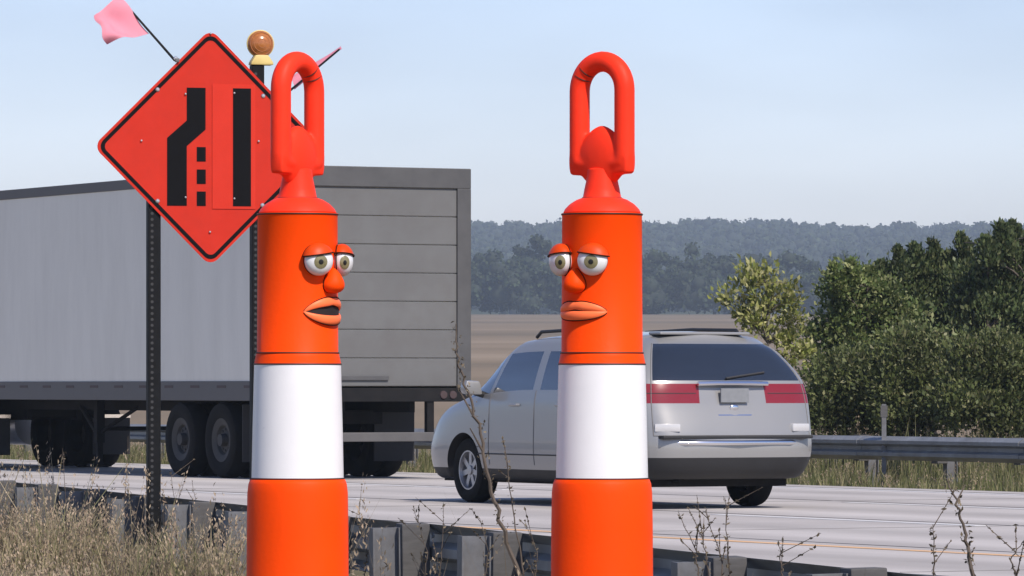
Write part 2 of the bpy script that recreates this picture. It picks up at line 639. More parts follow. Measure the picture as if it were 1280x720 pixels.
def ground_z(x, y):
    n = n_of(x, y)
    # near verge, pavement bed, far verge
    if n < 18.0:
        z = -0.06 - 0.24 * smooth(0, 1.6, 18.0 - n)
        z += 0.05 * mnoise.noise((x * 0.6, y * 0.6, 0)) * smooth(0, 1, 18 - n)
    elif n < 33.6:
        z = -0.06
    else:
        z = -0.06 - 0.06 * smooth(33.6, 36, n) - 1.0 * smooth(38, 50, n)
        z += 0.05 * mnoise.noise((x * 0.5, y * 0.5, 3)) * smooth(33.6, 36, n)
    # raised bank on which the channelizers stand
    bank = smooth(16.5, 11.5, y) if y > -60 else 0
    bank = 1 - smooth(11.2, 16.5, y)
    bank *= 1 - smooth(9.5, 16, n)
    z += bank * (0.755 + 0.30)
    # field climbing gently to the wood, then the hills
    if y > 80:
        fz = -1.1 + (y - 150) * 0.0181 if y > 150 else -1.1
        if y > 1200:
            fz = -1.1 + 1050 * 0.0181 + hill_z(x, y) + (y - 1200) * 0.0005
        w = smooth(44, 130, n) * smooth(80, 170, y)
        z = z * (1 - w) + fz * w
    return z


ys = list(np.arange(-40, 9, 2.5)) + list(np.arange(9, 90, 0.9)) + list(np.arange(90, 220, 6.5)) + \
    list(np.arange(220, 1300, 40)) + list(np.arange(1300, 3100, 60)) + [3300, 3600, 4200, 5000, 7000, 10000]
us = np.linspace(-1, 1, 141)
gv, gf = [], []
for y in ys:
    w = 45 + max(0, y) * 0.32
    for u in us:
        x = w * (0.45 * u + 0.55 * u ** 3)
        gv.append((x, y, ground_z(x, y)))
nu = len(us)
for j in range(len(ys) - 1):
    for i in range(nu - 1):
        gf.append((j * nu + i, j * nu + i + 1, (j + 1) * nu + i + 1, (j + 1) * nu + i))
me = bpy.data.meshes.new('ground')
me.from_pydata(gv, [], gf)
for p in me.polygons:
    p.use_smooth = True
link_mesh('ground', me, M['ground'], kind='structure')

# ------------------------------------------------------------------ road
road_o = MB().box(18.2, 33.4, -60, 420, -0.25, 0.0).build('road', M['concrete'], kind='structure')
road_o.rotation_euler = (0, 0, TH)


def road_strip(name, n0, n1, a0, a1, m, z=0.004):
    o = MB().box(n0, n1, a0, a1, z - 0.003, z).build(name, m, parent=road_o)
    return o


road_strip('yellow_edge_line', 20.68, 20.83, -60, 420, M['yellowline'])
road_strip('white_edge_line', 32.35, 32.47, -60, 420, M['whiteline'])
for k in range(-6, 16):
    for n0, off in ((24.95, 38.2), (28.75, 42.0)):
        road_strip('lane_dash', n0 - 0.06, n0 + 0.06, off + k * 12.2, off + 4.6 + k * 12.2, M['whiteline'])
for n0 in (21.2, 25.25, 29.05, 32.7):
    road_strip('pavement_joint', n0 - 0.012, n0 + 0.012, -60, 420, M['joint'], 0.0035)
for k in range(-2, 26):
    a = k * 9.2 + 1.3
    road_strip('pavement_joint', 18.25, 33.35, a - 0.006, a + 0.006, M['joint'], 0.0031)


# ------------------------------------------------------------------ guardrails
def wbeam_profile(h=0.31, d=0.08):
    # (depth, height) around mid, thin sheet; the trough opens away from the road side
    pts = [(0.0, -h / 2), (0.012, -h / 2 + 0.01), (d, -h / 2 + 0.055), (d, -h / 2 + 0.10), (0.008, -0.025), (0.008, 0.025),
           (d, h / 2 - 0.10), (d, h / 2 - 0.055), (0.012, h / 2 - 0.01), (0.0, h / 2)]
    t = 0.006
    return pts + [(p[0] + t, p[1]) for p in reversed(pts)]


def guardrail(label, P0, P1, ztop, side, spacing=1.905, group=None, end=False):
    """side=+1: beam bulges to the left of P0->P1, posts stand on the other side"""
    P0, P1 = Vector(P0), Vector(P1)
    d = (P1 - P0)
    Lr = d.length
    ang = math.atan2(d.y, d.x)
    root = empty('guardrail', (P0.x, P0.y, 0), ang)
    tag(root, label, 'guardrail', group)
    prof = wbeam_profile()
    zc = ztop - 0.155
    nsec = int(math.ceil(Lr / (spacing * 2)))
    me_sec = None
    for k in range(nsec):
        if me_sec is None:
            mb = MB()
            lap = 0.16
            poly = [(side * p[0], p[1]) for p in prof]
            mb.prism(poly, 'x', 0, spacing * 2 - 0.001)
            poly2 = [(side * (p[0] + 0.007), p[1] * 1.005) for p in prof]
            mb.prism(poly2, 'x', -lap, lap)
            bolts = MB()
            for bx in (-0.1, 0.1):
                for bz in (-0.1, 0.1):
                    mb.lathe([(0, -0.012), (0.016, -0.01), (0.016, 0.0)], 8,
                             Matrix.Translation((bx, -side * -0.0, bz)) @ Matrix.Rotation(R(90) * side, 4, 'X'))
            me_sec = mb.mesh('rail_section')
        o = link_mesh('rail_section', me_sec, M['galv'], root)
        o.location = (k * spacing * 2, 0, zc + random.uniform(-0.006, 0.006))
    me_post = me_blk = None
    npost = nsec * 2
    for k in range(npost + (1 if end else 0)):
        lx = k * spacing
        wp = P0 + d.normalized() * lx
        gz = ground_z(wp.x, wp.y)
        if me_post is None:
            mb = MB()
            y0 = -side * 0.16
            y1 = -side * 0.32
            a, b = min(y0, y1), max(y0, y1)
            hw = 0.05
            mb.box(-hw, hw, a, a + 0.012, -1.0, zc + 0.15)
            mb.box(-hw, hw, b - 0.012, b, -1.0, zc + 0.15)
            mb.box(-0.006, 0.006, a + 0.012, b - 0.012, -1.0, zc + 0.15)
            me_post = mb.mesh('post')
            a, b = min(0, y0), max(0, y0)
            me_blk = MB().box(-0.075, 0.075, a, b, zc - 0.17, zc + 0.17).mesh('blockout', bevel=0.008)
        po = link_mesh('post', me_post, M['galvpost'], root)
        po.location = (lx, 0, random.uniform(-0.02, 0.0))
        po.rotation_euler = (random.uniform(-0.02, 0.02), random.uniform(-0.02, 0.02), 0)
        bl = link_mesh('blockout', me_blk, M['wood'], po)
    return root


# near rail: seen from its post side, running away to the left
guardrail('dark grey steel guardrail seen from its post side, behind the sign and dry grass',
          (2.55, 17.9), (-11.5, 69.2), 0.455, side=-1, end=False)
# far rail along the outer shoulder
fa = road(36.0, 20)
fb = road(36.0, 190)
guardrail('grey steel guardrail along the far shoulder in front of the bushes',
          (fa.x, fa.y), (fb.x, fb.y), 0.575, side=1)


# ------------------------------------------------------------------ semi-trailer and tractor
def tyre_prof(r, w):
    h = w / 2
    return [(r * 0.56, -h * 0.78), (r * 0.70, -h * 0.98), (r * 0.88, -h), (r * 0.965, -h * 0.88), (r, -h * 0.6), (r, 0),
            (r, h * 0.6), (r * 0.965, h * 0.88), (r * 0.88, h), (r * 0.70, h * 0.98), (r * 0.56, h * 0.78), (r * 0.54, 0),
            (r * 0.56, -h * 0.78)]


MX = Matrix.Rotation(R(90), 4, 'Y')         # z axis -> x axis


def wheel(root, loc, r, w, rim_m, dish=1, truck=False):
    o = MB().lathe(tyre_prof(r, w), 40, MX).build('wheel', M['tyre'], root, smooth_=True)
    o.location = loc
    mb = MB()
    h = w / 2
    if truck:
        prof = [(0, dish * h * 0.95), (r * 0.16, dish * h * 0.95), (r * 0.17, dish * h * 0.35), (r * 0.36, dish * h * 0.30), (r * 0.40, dish * h * 0.6),
                (r * 0.55, dish * h * 0.82), (r * 0.58, dish * h * 0.82), (r * 0.58, dish * h * 0.6)]
        mb.lathe(prof, 32, MX)
        for k in range(10):
            a = 2 * math.pi * k / 10
            mb.lathe([(0, dish * h * 0.42), (0.018, dish * h * 0.42), (0.018, dish * h * 0.28)], 8,
                     MX @ Matrix.Translation((r * 0.28 * math.cos(a), r * 0.28 * math.sin(a), 0)))
    else:
        prof = [(r * 0.60, dish * h * 0.55), (r * 0.61, dish * h * 0.86), (r * 0.57, dish * h * 0.86), (r * 0.53, dish * h * 0.5), (r * 0.53, dish * h * 0.1), (0, dish * h * 0.1)]
        mb.lathe(prof, 40, MX)
        for k in range(7):
            Mr = Matrix.Rotation(2 * math.pi * k / 7, 4, 'X')
            mb.box(dish * h * 0.35 - 0.012, dish * h * 0.6, -0.028, 0.028, r * 0.10, r * 0.55, Mr)
        mb.lathe([(0, dish * h * 0.75), (r * 0.14, dish * h * 0.72), (r * 0.16, dish * h * 0.3)], 20, MX)
    mb.build('rim', rim_m, o, smooth_=True)
    return o


TR_N0, TR_A0 = 29.06, 60.7                   # rear left corner of the trailer in road coordinates
TW, TL, THT = 2.60, 13.4, 4.08
tp = road(TR_N0, TR_A0, 0)
tr = empty('semi_trailer', tp, TH)
tag(tr, 'long white box semi-trailer with grey roll-up rear door on the highway', 'trailer')
ZB = 1.20
# side wall (box body), slightly inset from the rails
MB().box(0.012, TW - 0.012, 0.06, TL, ZB + 0.02, THT - 0.03).build('box_wall', M['trailer'], tr, bevel=0.01)
for x in (0.0, TW - 0.03):
    MB().box(x, x + 0.03, 0.05, TL + 0.01, 1.03, ZB + 0.09).build('bottom_rail', M['trailer_rail'], tr, bevel=0.005)
    MB().box(x - 0.004, x + 0.034, 0.05, TL + 0.012, THT - 0.14, THT).build('top_rail', M['trailer_rail'], tr, bevel=0.01)
MB().box(0.03, TW - 0.03, 0.1, TL - 0.02, THT - 0.03, THT - 0.008).build('roof', M['trailer'], tr)
for k in range(14):
    y = 0.35 + k * 0.85
    MB().box(-0.004, -0.001, y, y + 0.28, 1.20, 1.235).build('reflective_tape', M['tape'], tr)
# rear frame
MB().box(0, 0.11, -0.01, 0.055, ZB, THT - 0.26).build('door_post', M['trailer_frame'], tr, bevel=0.006)
MB().box(TW - 0.20, TW, -0.01, 0.055, ZB, THT - 0.26).build('door_post', M['trailer_frame'], tr, bevel=0.006)
MB().box(0, TW, -0.012, 0.056, THT - 0.26, THT + 0.004).build('door_header', M['trailer_frame'], tr, bevel=0.01)
np_ = 7
dz = (THT - 0.262 - ZB - 0.02) / np_
for k in range(np_):
    z = ZB + 0.02 + k * dz
    MB().box(0.112, TW - 0.202, 0.018, 0.05, z + 0.007, z + dz - 0.007).build('door_panel', M['trailer_door'], tr, bevel=0.004)
for x in (TW * 0.40,):
    h = MB().box(x - 0.35, x + 0.35, -0.012, 0.017, ZB + 0.10, ZB + 0.16).build('door_handle', M['trailer_frame'], tr, bevel=0.006)
MB().box(0, TW, -0.03, 0.12, ZB - 0.18, ZB - 0.002).build('rear_sill', M['chassis'], tr, bevel=0.008)
for x in (0.28, 0.42, TW - 0.42, TW - 0.28):
    MB().lathe([(0, -0.02), (0.05, -0.018), (0.055, 0)], 16, Matrix.Translation((x, -0.03, ZB - 0.09)) @ Matrix.Rotation(R(90), 4, 'X').inverted()).build('tail_lamp', M['tape'], tr, smooth_=True)
MB().box(0.08, TW - 0.08, -0.02, 0.08, 0.50, 0.62).build('underride_bar', M['trailer_rail'], tr, bevel=0.01)
for x in (0.55, TW - 0.65):
    MB().box(x, x + 0.10, -0.012, 0.07, 0.62, ZB - 0.17).build('underride_strut', M['chassis'], tr)
# frame rails and cross members
mbx = MB()
for x in (0.75, TW - 0.83):
    mbx.box(x, x + 0.08, 0.15, TL - 0.2, 0.88, ZB + 0.005)
for k in range(26):
    mbx.box(0.04, TW - 0.04, 0.3 + k * 0.5, 0.36 + k * 0.5, 1.05, ZB + 0.012)
mbx.box(0.7, TW - 0.7, 1.2, 4.6, 0.72, 0.90)
mbx.build('chassis_frame', M['chassis'], tr)
for y in (2.3, 3.6):
    MB().tube([(0.15, y, 0.5), (TW - 0.15, y, 0.5)], 0.07, 12).build('axle', M['chassis'], tr)
    for x, dsh in ((0.16, -1), (0.47, -1), (TW - 0.47, 1), (TW - 0.16, 1)):
        wheel(tr, (x, y, 0.505), 0.505, 0.28, M['steelrim'], dsh, True)
for x in (0.03, TW - 0.63):
    MB().box(x, x + 0.60, 1.58, 1.60, 0.22, 0.98).build('mud_flap', M['rubber'], tr)
# landing gear with braces
for x in (0.42, TW - 0.50):
    lg = MB().box(x, x + 0.12, 7.3, 7.42, 0.42, 1.06)
    lg.box(x + 0.02, x + 0.10, 7.32, 7.40, 0.12, 0.42)
    lg.box(x - 0.08, x + 0.20, 7.24, 7.48, 0.08, 0.12)
    lg.build('landing_leg', M['chassis'], tr)
    MB().tube([(x + 0.06, 7.36, 0.50), (x + 0.4, 8.9, 1.0)], 0.035, 8).build('leg_brace', M['chassis'], tr)
    MB().tube([(x + 0.06, 7.36, 0.55), (x + 0.4, 6.5, 1.0)], 0.03, 8).build('leg_brace', M['chassis'], tr)
MB().tube([(0.48, 7.36, 0.62), (TW - 0.44, 7.36, 0.62)], 0.03, 8).build('cross_shaft', M['chassis'], tr)

# the tractor that pulls it
tc_ = empty('truck_tractor', road(TR_N0, TR_A0 + 10.9, 0), TH)
tag(tc_, 'truck tractor with black chassis and white cab pulling the box trailer', 'truck')
mbx = MB()
for x in (0.86, TW - 0.94):
    mbx.box(x, x + 0.08, 0.0, 7.2, 0.72, 0.98)
for y in (0.05, 1.4, 2.8, 4.2, 5.6):
    mbx.box(0.86, TW - 0.86, y, y + 0.12, 0.76, 0.94)
mbx.box(0.8, TW - 0.8, 1.0, 2.0, 0.98, 1.03)
mbx.build('chassis_frame', M['chassis'], tc_)
for y in (0.85, 2.15):
    for x, dsh in ((0.16, -1), (0.47, -1), (TW - 0.47, 1), (TW - 0.16, 1)):
        wheel(tc_, (x, y, 0.505), 0.505, 0.28, M['steelrim'], dsh, True)
for x, dsh in ((0.2, -1), (TW - 0.2, 1)):
    wheel(tc_, (x, 6.0, 0.505), 0.505, 0.30, M['steelrim'], dsh, True)
for x in (0.03, TW - 0.63):
    MB().box(x, x + 0.60, 0.12, 0.14, 0.2, 0.75).build('mud_flap', M['rubber'], tc_)
    MB().box(x, x + 0.60, 0.10, 0.16, 0.75, 0.80).build('flap_bracket', M['chrome'], tc_)
for x in (0.35, TW - 0.35):
    MB().tube([(x, 3.1, 0.62), (x, 4.5, 0.62)], 0.31, 24).build('fuel_tank', M['alu'], tc_, smooth_=True)
cabp = [(3.6, 1.0), (7.5, 0.55), (7.6, 1.2), (7.45, 1.75), (6.1, 1.95), (5.55, 3.0), (5.0, 3.25), (3.65, 3.3)]
MB().prism(cabp, 'x', 0.2, TW - 0.2).build('cab', M['cab'], tc_, bevel=0.06, smooth_=True)
for x in (0.19, TW - 0.20):
    MB().prism([(4.5, 1.95), (5.9, 1.98), (5.5, 2.75), (4.5, 2.75)], 'x', x, x + 0.01).build('window', M['glass'], tc_)
MB().prism([(6.12, 1.99), (5.60, 2.93), (5.61, 2.95), (6.14, 2.0)], 'x', 0.35, TW - 0.35).build('windshield', M['glass'], tc_)


# ------------------------------------------------------------------ minivan
def pchip(xs, ysv, xq):
    xs = np.asarray(xs, float)
    ysv = np.asarray(ysv, float)
    h = np.diff(xs)
    dl = np.diff(ysv) / h
    m = np.zeros_like(ysv)
    for i in range(1, len(xs) - 1):
        if dl[i - 1] * dl[i] > 0:
            w1 = 2 * h[i] + h[i - 1]
            w2 = h[i] + 2 * h[i - 1]
            m[i] = (w1 + w2) / (w1 / dl[i - 1] + w2 / dl[i])
    m[0], m[-1] = dl[0], dl[-1]
    xq = np.asarray(xq, float)
    k = np.clip(np.searchsorted(xs, xq, side='right') - 1, 0, len(xs) - 2)
    t = (xq - xs[k]) / h[k]
    return ((1 + 2 * t) * (1 - t) ** 2 * ysv[k] + t * (1 - t) ** 2 * h[k] * m[k]
            + t * t * (3 - 2 * t) * ysv[k + 1] + t * t * (t - 1) * h[k] * m[k + 1])


van = empty('minivan', (1.02, 53.9, 0.0), TH)
tag(van, 'silver minivan with red tail lights driving in the middle lane', 'car')
# each station: y, x (half width), z for the nine section points from the keel to the roof crown
#        keel  edge  sill  bumper shoulder belt gtop  roofedge crown
zS = [0.24, 0.24, 0.33, 0.60, 1.02, 1.15, 1.60, 1.72, 1.78]
wS = [0.0, 0.84, 0.95, 0.985, 0.975, 0.955, 0.80, 0.68, 0.0]
zR = [0.30, 0.30, 0.40, 0.62, 1.03, 1.26, 1.61, 1.705, 1.76]
wR = [0.0, 0.80, 0.92, 0.965, 0.955, 0.925, 0.735, 0.585, 0.0]
yR = np.array([-2.30, -2.32, -2.36, -2.40, -2.37, -2.31, -2.01, -1.83, -1.79])


def cap(k, dy, bump):
    yy = yR + dy
    yy[2:4] -= bump
    return (yy, np.array(wR) * k, np.array(zR))


stations = [
    cap(0.0, -0.150, 0.08), cap(0.40, -0.143, 0.08), cap(0.75, -0.115, 0.07), cap(0.93, -0.06, 0.04),
    (yR, wR, zR),                                                                       # 4 rear corner
    (np.full(9, -1.75), [w * 0.995 for w in wS], [a * 0.35 + b * 0.65 for a, b in zip(zR, zS)]),   # 5
    (np.full(9, -1.05), wS, zS),                                                        # 6
    (np.full(9, -0.05), wS, zS),                                                        # 7
    (np.array([0.8, 0.8, 0.8, 0.8, 0.8, 0.8, 0.60, 0.52, 0.48]), wS, [0.24, 0.24, 0.33, 0.60, 1.0, 1.12, 1.58, 1.69, 1.745]),  # 8
    (np.array([1.45, 1.45, 1.45, 1.45, 1.45, 1.45, 1.40, 1.38, 1.35]), [0, .84, .95, .985, .97, .94, .80, .64, 0],
     [0.24, 0.24, 0.33, 0.60, 0.97, 1.07, 1.15, 1.17, 1.18]),                           # 9 cowl
    (np.full(9, 1.95), [0, .82, .94, .98, .95, .90, .74, .55, 0], [0.24, 0.24, 0.33, 0.58, 0.88, 0.97, 1.03, 1.05, 1.06]),   # 10
    (np.array([2.25, 2.25, 2.27, 2.29, 2.27, 2.25, 2.23, 2.22, 2.22]), [0, .76, .88, .92, .87, .82, .66, .48, 0], [0.24, 0.24, 0.33, 0.55, 0.76, 0.84, 0.90, 0.92, 0.93]),  # 11
    (np.array([2.36, 2.36, 2.40, 2.43, 2.38, 2.35, 2.31, 2.30, 2.30]), [0, .60, .70, .73, .70, .66, .54, .40, 0], [0.24, 0.24, 0.33, 0.55, 0.73, 0.80, 0.86, 0.88, 0.89]),
    (np.array([2.42, 2.42, 2.47, 2.51, 2.45, 2.41, 2.36, 2.35, 2.35]), [0, .30, .35, .37, .36, .34, .28, .2, 0], [0.24, 0.24, 0.33, 0.55, 0.72, 0.79, 0.85, 0.87, 0.88]),
    (np.array([2.44, 2.44, 2.49, 2.53, 2.47, 2.43, 2.38, 2.37, 2.37]), [0] * 9, [0.24, 0.24, 0.33, 0.55, 0.72, 0.79, 0.85, 0.87, 0.88]),
]
sq = np.unique(np.round(np.concatenate([np.linspace(0, 14, 85), [4.12, 4.9, 5.5, 5.62, 6.82, 6.98, 7.1, 8.02, 8.12, 2.88]]), 4))
tq = np.unique(np.round(np.concatenate([np.linspace(0, 8, 41), [1.5, 2.6, 4.08, 4.95, 5.06, 5.12, 5.92, 6.06, 6.28]]), 4))
S = len(stations)
A = np.array([[np.asarray(c, float) for c in st] for st in stations])     # S,3(y,x,z),9
G = np.zeros((3, len(sq), len(tq)))
for c in range(3):
    tmp = np.array([pchip(range(9), A[i, c], tq) for i in range(S)])
    for j in range(len(tq)):
        G[c, :, j] = pchip(range(S), tmp[:, j], sq)


def van_class(s, t, y, z, x):
    if s < 2.88 and 5.06 < t < 6.28:
        return 1                                   # rear window
    if 1.05 < s < 4.5 and 4.08 < t < 4.95:
        return 2                                   # tail lamps
    if 8.12 < s < 9.0 and t > 6.06:
        return 1                                   # windshield
    if 5.12 < t < 5.92 and (4.3 < s < 5.5 or 5.62 < s < 6.82 or 6.98 < s < 8.02 or 8.12 < s < 8.8):
        return 1
    if z < 0.50 and s < 4.2:
        return 3
    if z < 0.36:
        return 3
    if 11.0 < s < 12.2 and 4.0 < t < 5.0:
        return 4                                   # headlamps
    return 0


vv, vf, vm = [], [], []
ns, ntq = len(sq), len(tq)
for sgn in (1, -1):
    b0 = len(vv)
    for i in range(ns):
        for j in range(ntq):
            vv.append((sgn * G[1, i, j], G[0, i, j], G[2, i, j]))
    for i in range(ns - 1):
        for j in range(ntq - 1):
            q = [b0 + i * ntq + j, b0 + (i + 1) * ntq + j, b0 + (i + 1) * ntq + j + 1, b0 + i * ntq + j + 1]
            if sgn < 0:
                q = q[::-1]
            vf.append(q)
            yc = G[0, i:i + 2, j:j + 2].mean()
            zc = G[2, i:i + 2, j:j + 2].mean()
            xc = G[1, i:i + 2, j:j + 2].mean()
            vm.append(van_class((sq[i] + sq[i + 1]) / 2, (tq[j] + tq[j + 1]) / 2, yc, zc, xc))
vme = bpy.data.meshes.new('van_shell')
vme.from_pydata(vv, [], vf)
vmats = [M['paint'], M['glass'], M['redlens'], M['carplastic'], M['lamp_and_glint']]
for m_ in vmats:
    vme.materials.append(m_)
vme.polygons.foreach_set('material_index', np.array(vm, dtype=np.int32))
bm = bmesh.new()
bm.from_mesh(vme)
bmesh.ops.remove_doubles(bm, verts=bm.verts, dist=2e-4)
bmesh.ops.dissolve_degenerate(bm, edges=bm.edges, dist=1e-5)
bmesh.ops.recalc_face_normals(bm, faces=bm.faces)
bm.to_mesh(vme)
bm.free()
# cut the wheel arches out of the closed shell
AX = ((-1.42, 0.34), (1.42, 0.34))
RA = 0.395
shell_o = link_mesh('shell_work', vme)
cut_os = []
for ay, az in AX:
    for sgn in (1, -1):
        cme = MB().tube([(sgn * 0.56, ay, az), (sgn * 1.2, ay, az)], RA, 48).mesh('cut')
        for m_ in vmats:
            cme.materials.append(m_)
        cme.polygons.foreach_set('material_index', np.full(len(cme.polygons), 3, dtype=np.int32))
        co_ = link_mesh('cut_work', cme)
        cut_os.append(co_)
        md = shell_o.modifiers.new('cut', 'BOOLEAN')
        md.operation = 'DIFFERENCE'
        md.solver = 'EXACT'
        md.object = co_
bpy.context.view_layer.update()
vme2 = bpy.data.meshes.new_from_object(shell_o.evaluated_get(bpy.context.evaluated_depsgraph_get()))
for o in [shell_o] + cut_os:
    bpy.data.objects.remove(o)
vme = vme2


def split_by_mat(me, idx, name, mat_, parent, test=None):
    bm_ = bmesh.new()
    bm_.from_mesh(me)
    dl = [f for f in bm_.faces if f.material_index != idx or (test and not test(f.calc_center_median()))]
    bmesh.ops.delete(bm_, geom=dl, context='FACES')
    for f in bm_.faces:
        f.smooth = True
        f.material_index = 0
    if len(bm_.faces) == 0:
        bm_.free()
        return None
    m2 = bpy.data.meshes.new(name)
    bm_.to_mesh(m2)
    bm_.free()
    return link_mesh(name, m2, mat_, parent)


body = split_by_mat(vme, 0, 'body', M['paint'], van)
split_by_mat(vme, 3, 'lower_cladding', M['carplastic'], van)
split_by_mat(vme, 1, 'rear_window', M['glass'], van, lambda c: c.y < -1.9 and abs(c.x) < 0.86 and (c.y < -2.2 or abs(c.x) < 0.72))
split_by_mat(vme, 1, 'windshield', M['glass'], van, lambda c: c.y > 0.5 and abs(c.x) < 0.79 and c.z > 1.1 and (c.y > 0.95 or abs(c.x) < 0.70))
taken = []
for sgn in (1, -1):
    for nm, y0, y1 in (('quarter_window', -2.32, -1.40), ('side_window', -1.40, -0.06), ('side_window', -0.06, 0.84), ('side_window', 0.84, 1.5)):
        split_by_mat(vme, 1, nm, M['glass'], van,
                     lambda c, s=sgn, a=y0, b=y1: c.x * s > 0.0 and a <= c.y < b and not (
                         (c.y < -1.9 and abs(c.x) < 0.86 and (c.y < -2.2 or abs(c.x) < 0.72)) or
                         (c.y > 0.5 and abs(c.x) < 0.79 and c.z > 1.1 and (c.y > 0.95 or abs(c.x) < 0.70))))
    split_by_mat(vme, 2, 'tail_light', M['redlens'], van, lambda c, s=sgn: c.x * s > 0)
    split_by_mat(vme, 4, 'headlight', M['lamp_and_glint'], van, lambda c, s=sgn: c.x * s > 0)
    for ay, az in AX:
        wheel(van, (sgn * 0.83, ay, az), 0.34, 0.225, M['alloy'], sgn)
    # mirrors, handles, roof rails
    mpoly = [(sgn * 0.99, 1.13), (sgn * 1.19, 1.14), (sgn * 1.21, 1.20), (sgn * 1.18, 1.285), (sgn * 1.02, 1.275)]
    mr = MB().prism(mpoly, 'y', 0.95, 1.07).build('mirror', M['paint'], van, smooth_=True, bevel=0.03)
    MB().tube([(sgn * 0.93, 1.04, 1.13), (sgn * 1.05, 1.03, 1.16)], 0.035, 8).build('mirror_arm', M['carplastic'], mr)
    for hy in (-0.72, 0.28):
        MB().tube([(sgn * 0.968, hy - 0.1, 1.03), (sgn * 0.995, hy - 0.08, 1.03), (sgn * 0.995, hy + 0.08, 1.03), (sgn * 0.968, hy + 0.1, 1.03)], 0.014, 8).build('door_handle', M['paint'], van)
    MB().tube([(sgn * 0.57, -1.68, 1.715), (sgn * 0.60, -1.55, 1.79), (sgn * 0.63, -0.6, 1.805), (sgn * 0.62, 0.35, 1.785), (sgn * 0.62, 0.45, 1.73)], 0.018, 8).build('roof_rail', M['carplastic'], van, smooth_=True)
    # added pale blocks standing in for bright reflections on the bumper corners
    MB().box(-0.13, 0.13, -0.03, 0.05, -0.04, 0.04, Matrix.Translation((sgn * 0.76, -2.52, 0.81)) @ Matrix.Rotation(sgn * R(20), 4, 'Z')).build('bumper_glint', M['lamp_and_glint'], van, bevel=0.015, smooth_=True)


def vsurf(s_, t_, sgn, off=0.0):
    p = []
    for c in range(3):
        col = [pchip(range(9), A[i, c], [t_])[0] for i in range(S)]
        p.append(pchip(range(S), col, [s_])[0])
    return Vector((sgn * (p[1] + off), p[0], p[2]))


for sgn in (1, -1):
    for s_ in (5.56, 6.90, 8.06):
        MB().tube([vsurf(s_, t_, sgn) for t_ in np.linspace(2.4, 5.1, 14)], 0.0055, 5).build('door_gap', M['joint'], van)
    MB().tube([vsurf(s_, 2.75, sgn) for s_ in np.linspace(5.75, 8.4, 14)], 0.008, 6).build('rub_strip', M['carplastic'], van)
    MB().tube([vsurf(3.0, t_, sgn) for t_ in np.linspace(3.3, 6.3, 16)], 0.0055, 5).build('tailgate_gap', M['joint'], van)
MB().tube([vsurf(s_, 3.3, -1) for s_ in np.linspace(3.0, 0, 12)] + [vsurf(s_, 3.3, 1) for s_ in np.linspace(0.2, 3.0, 12)], 0.0055, 5).build('tailgate_gap', M['joint'], van)
# tailgate details
MB().tube([(-0.40, -2.50, 1.245), (-0.2, -2.515, 1.25), (0.2, -2.515, 1.25), (0.40, -2.50, 1.245)], 0.024, 8).build('tailgate_garnish', M['chrome'], van, smooth_=True)
MB().box(-0.16, 0.16, -2.548, -2.528, 1.06, 1.20).build('licence_plate', M['plate'], van, bevel=0.004)
MB().box(-0.86, 0.86, -2.625, -2.50, 0.70, 0.735).build('bumper_step', M['carplastic'], van, bevel=0.012)
MB().tube([(-0.82, -2.49, 0.66), (-0.6, -2.60, 0.66), (0, -2.645, 0.66), (0.6, -2.60, 0.66), (0.82, -2.49, 0.66)], 0.028, 10).build('bumper_strip', M['chrome'], van, smooth_=True)
MB().tube([(-0.19, -2.535, 0.93), (0.19, -2.535, 0.93)], 0.016, 8).build('tailgate_handle', M['chrome'], van, smooth_=True)
MB().ellipsoid((0, -2.53, 1.01), (0.05, 0.012, 0.032), 20, 10).build('badge', M['chrome'], van, smooth_=True)
for sgn in (1, -1):
    for t_ in (4.52,):
        MB().tube([vsurf(s_, t_, sgn, 0.0) for s_ in np.linspace(1.1, 4.45, 22)], 0.005, 5).build('lamp_divider', M['tape'], van)
MB().box(-0.52, 0.52, -1.96, -1.72, 1.738, 1.766).build('rear_spoiler', M['paint'], van, bevel=0.012)
MB().tube([(-0.05, -2.455, 1.30), (0.42, -2.40, 1.36)], 0.012, 6).build('rear_wiper', M['carplastic'], van)
MB().tube([(-0.5, -1.1, 0.30), (-0.5, -2.35, 0.28)], 0.035, 8).build('exhaust_pipe', M['chassis'], van)
MB().box(-0.80, 0.80, -2.2, 2.2, 0.22, 0.30).build('underbody', M['chassis'], van)
for ay, az in AX:
    MB().tube([(-0.75, ay, az), (0.75, ay, az)], 0.04, 8).build('axle', M['chassis'], van)


# ------------------------------------------------------------------ lane sign with flags and beacon
SG_D = 36.0
SPX = F / SG_D
SG_YAW = R(15)
sc = at(263, 184.5, SG_D)
sg_ground = ground_z(sc.x, sc.y)
sign = empty('road_sign', (sc.x, sc.y, sg_ground), SG_YAW)
tag(sign, 'red-orange diamond lane-shift sign with black symbol on two black posts', 'road sign')
zc0 = sc.z - sg_ground
hd = 148.5 / SPX                              # half diagonal


def sp(px, py):                               # photo pixel on the sign face -> local x, z
    return ((px - 263) / SPX / math.cos(SG_YAW), zc0 + (184.5 - py) / SPX)


def rdiamond(h, r, seg=6):
    """diamond of half diagonal h with rounded tips"""
    pts = []
    k = h - r * math.sqrt(2)
    for i, (cx, cz) in enumerate(((k, 0), (0, k), (-k, 0), (0, -k))):
        for j in range(seg + 1):
            a = -math.pi / 4 + i * math.pi / 2 + j * (math.pi / 2) / seg
            pts.append((cx + r * math.cos(a), zc0 + cz + r * math.sin(a)))
    return pts


MB().prism(rdiamond(hd, 0.07), 'y', -0.006, 0.0).build('sign_panel', M['sign'], sign)
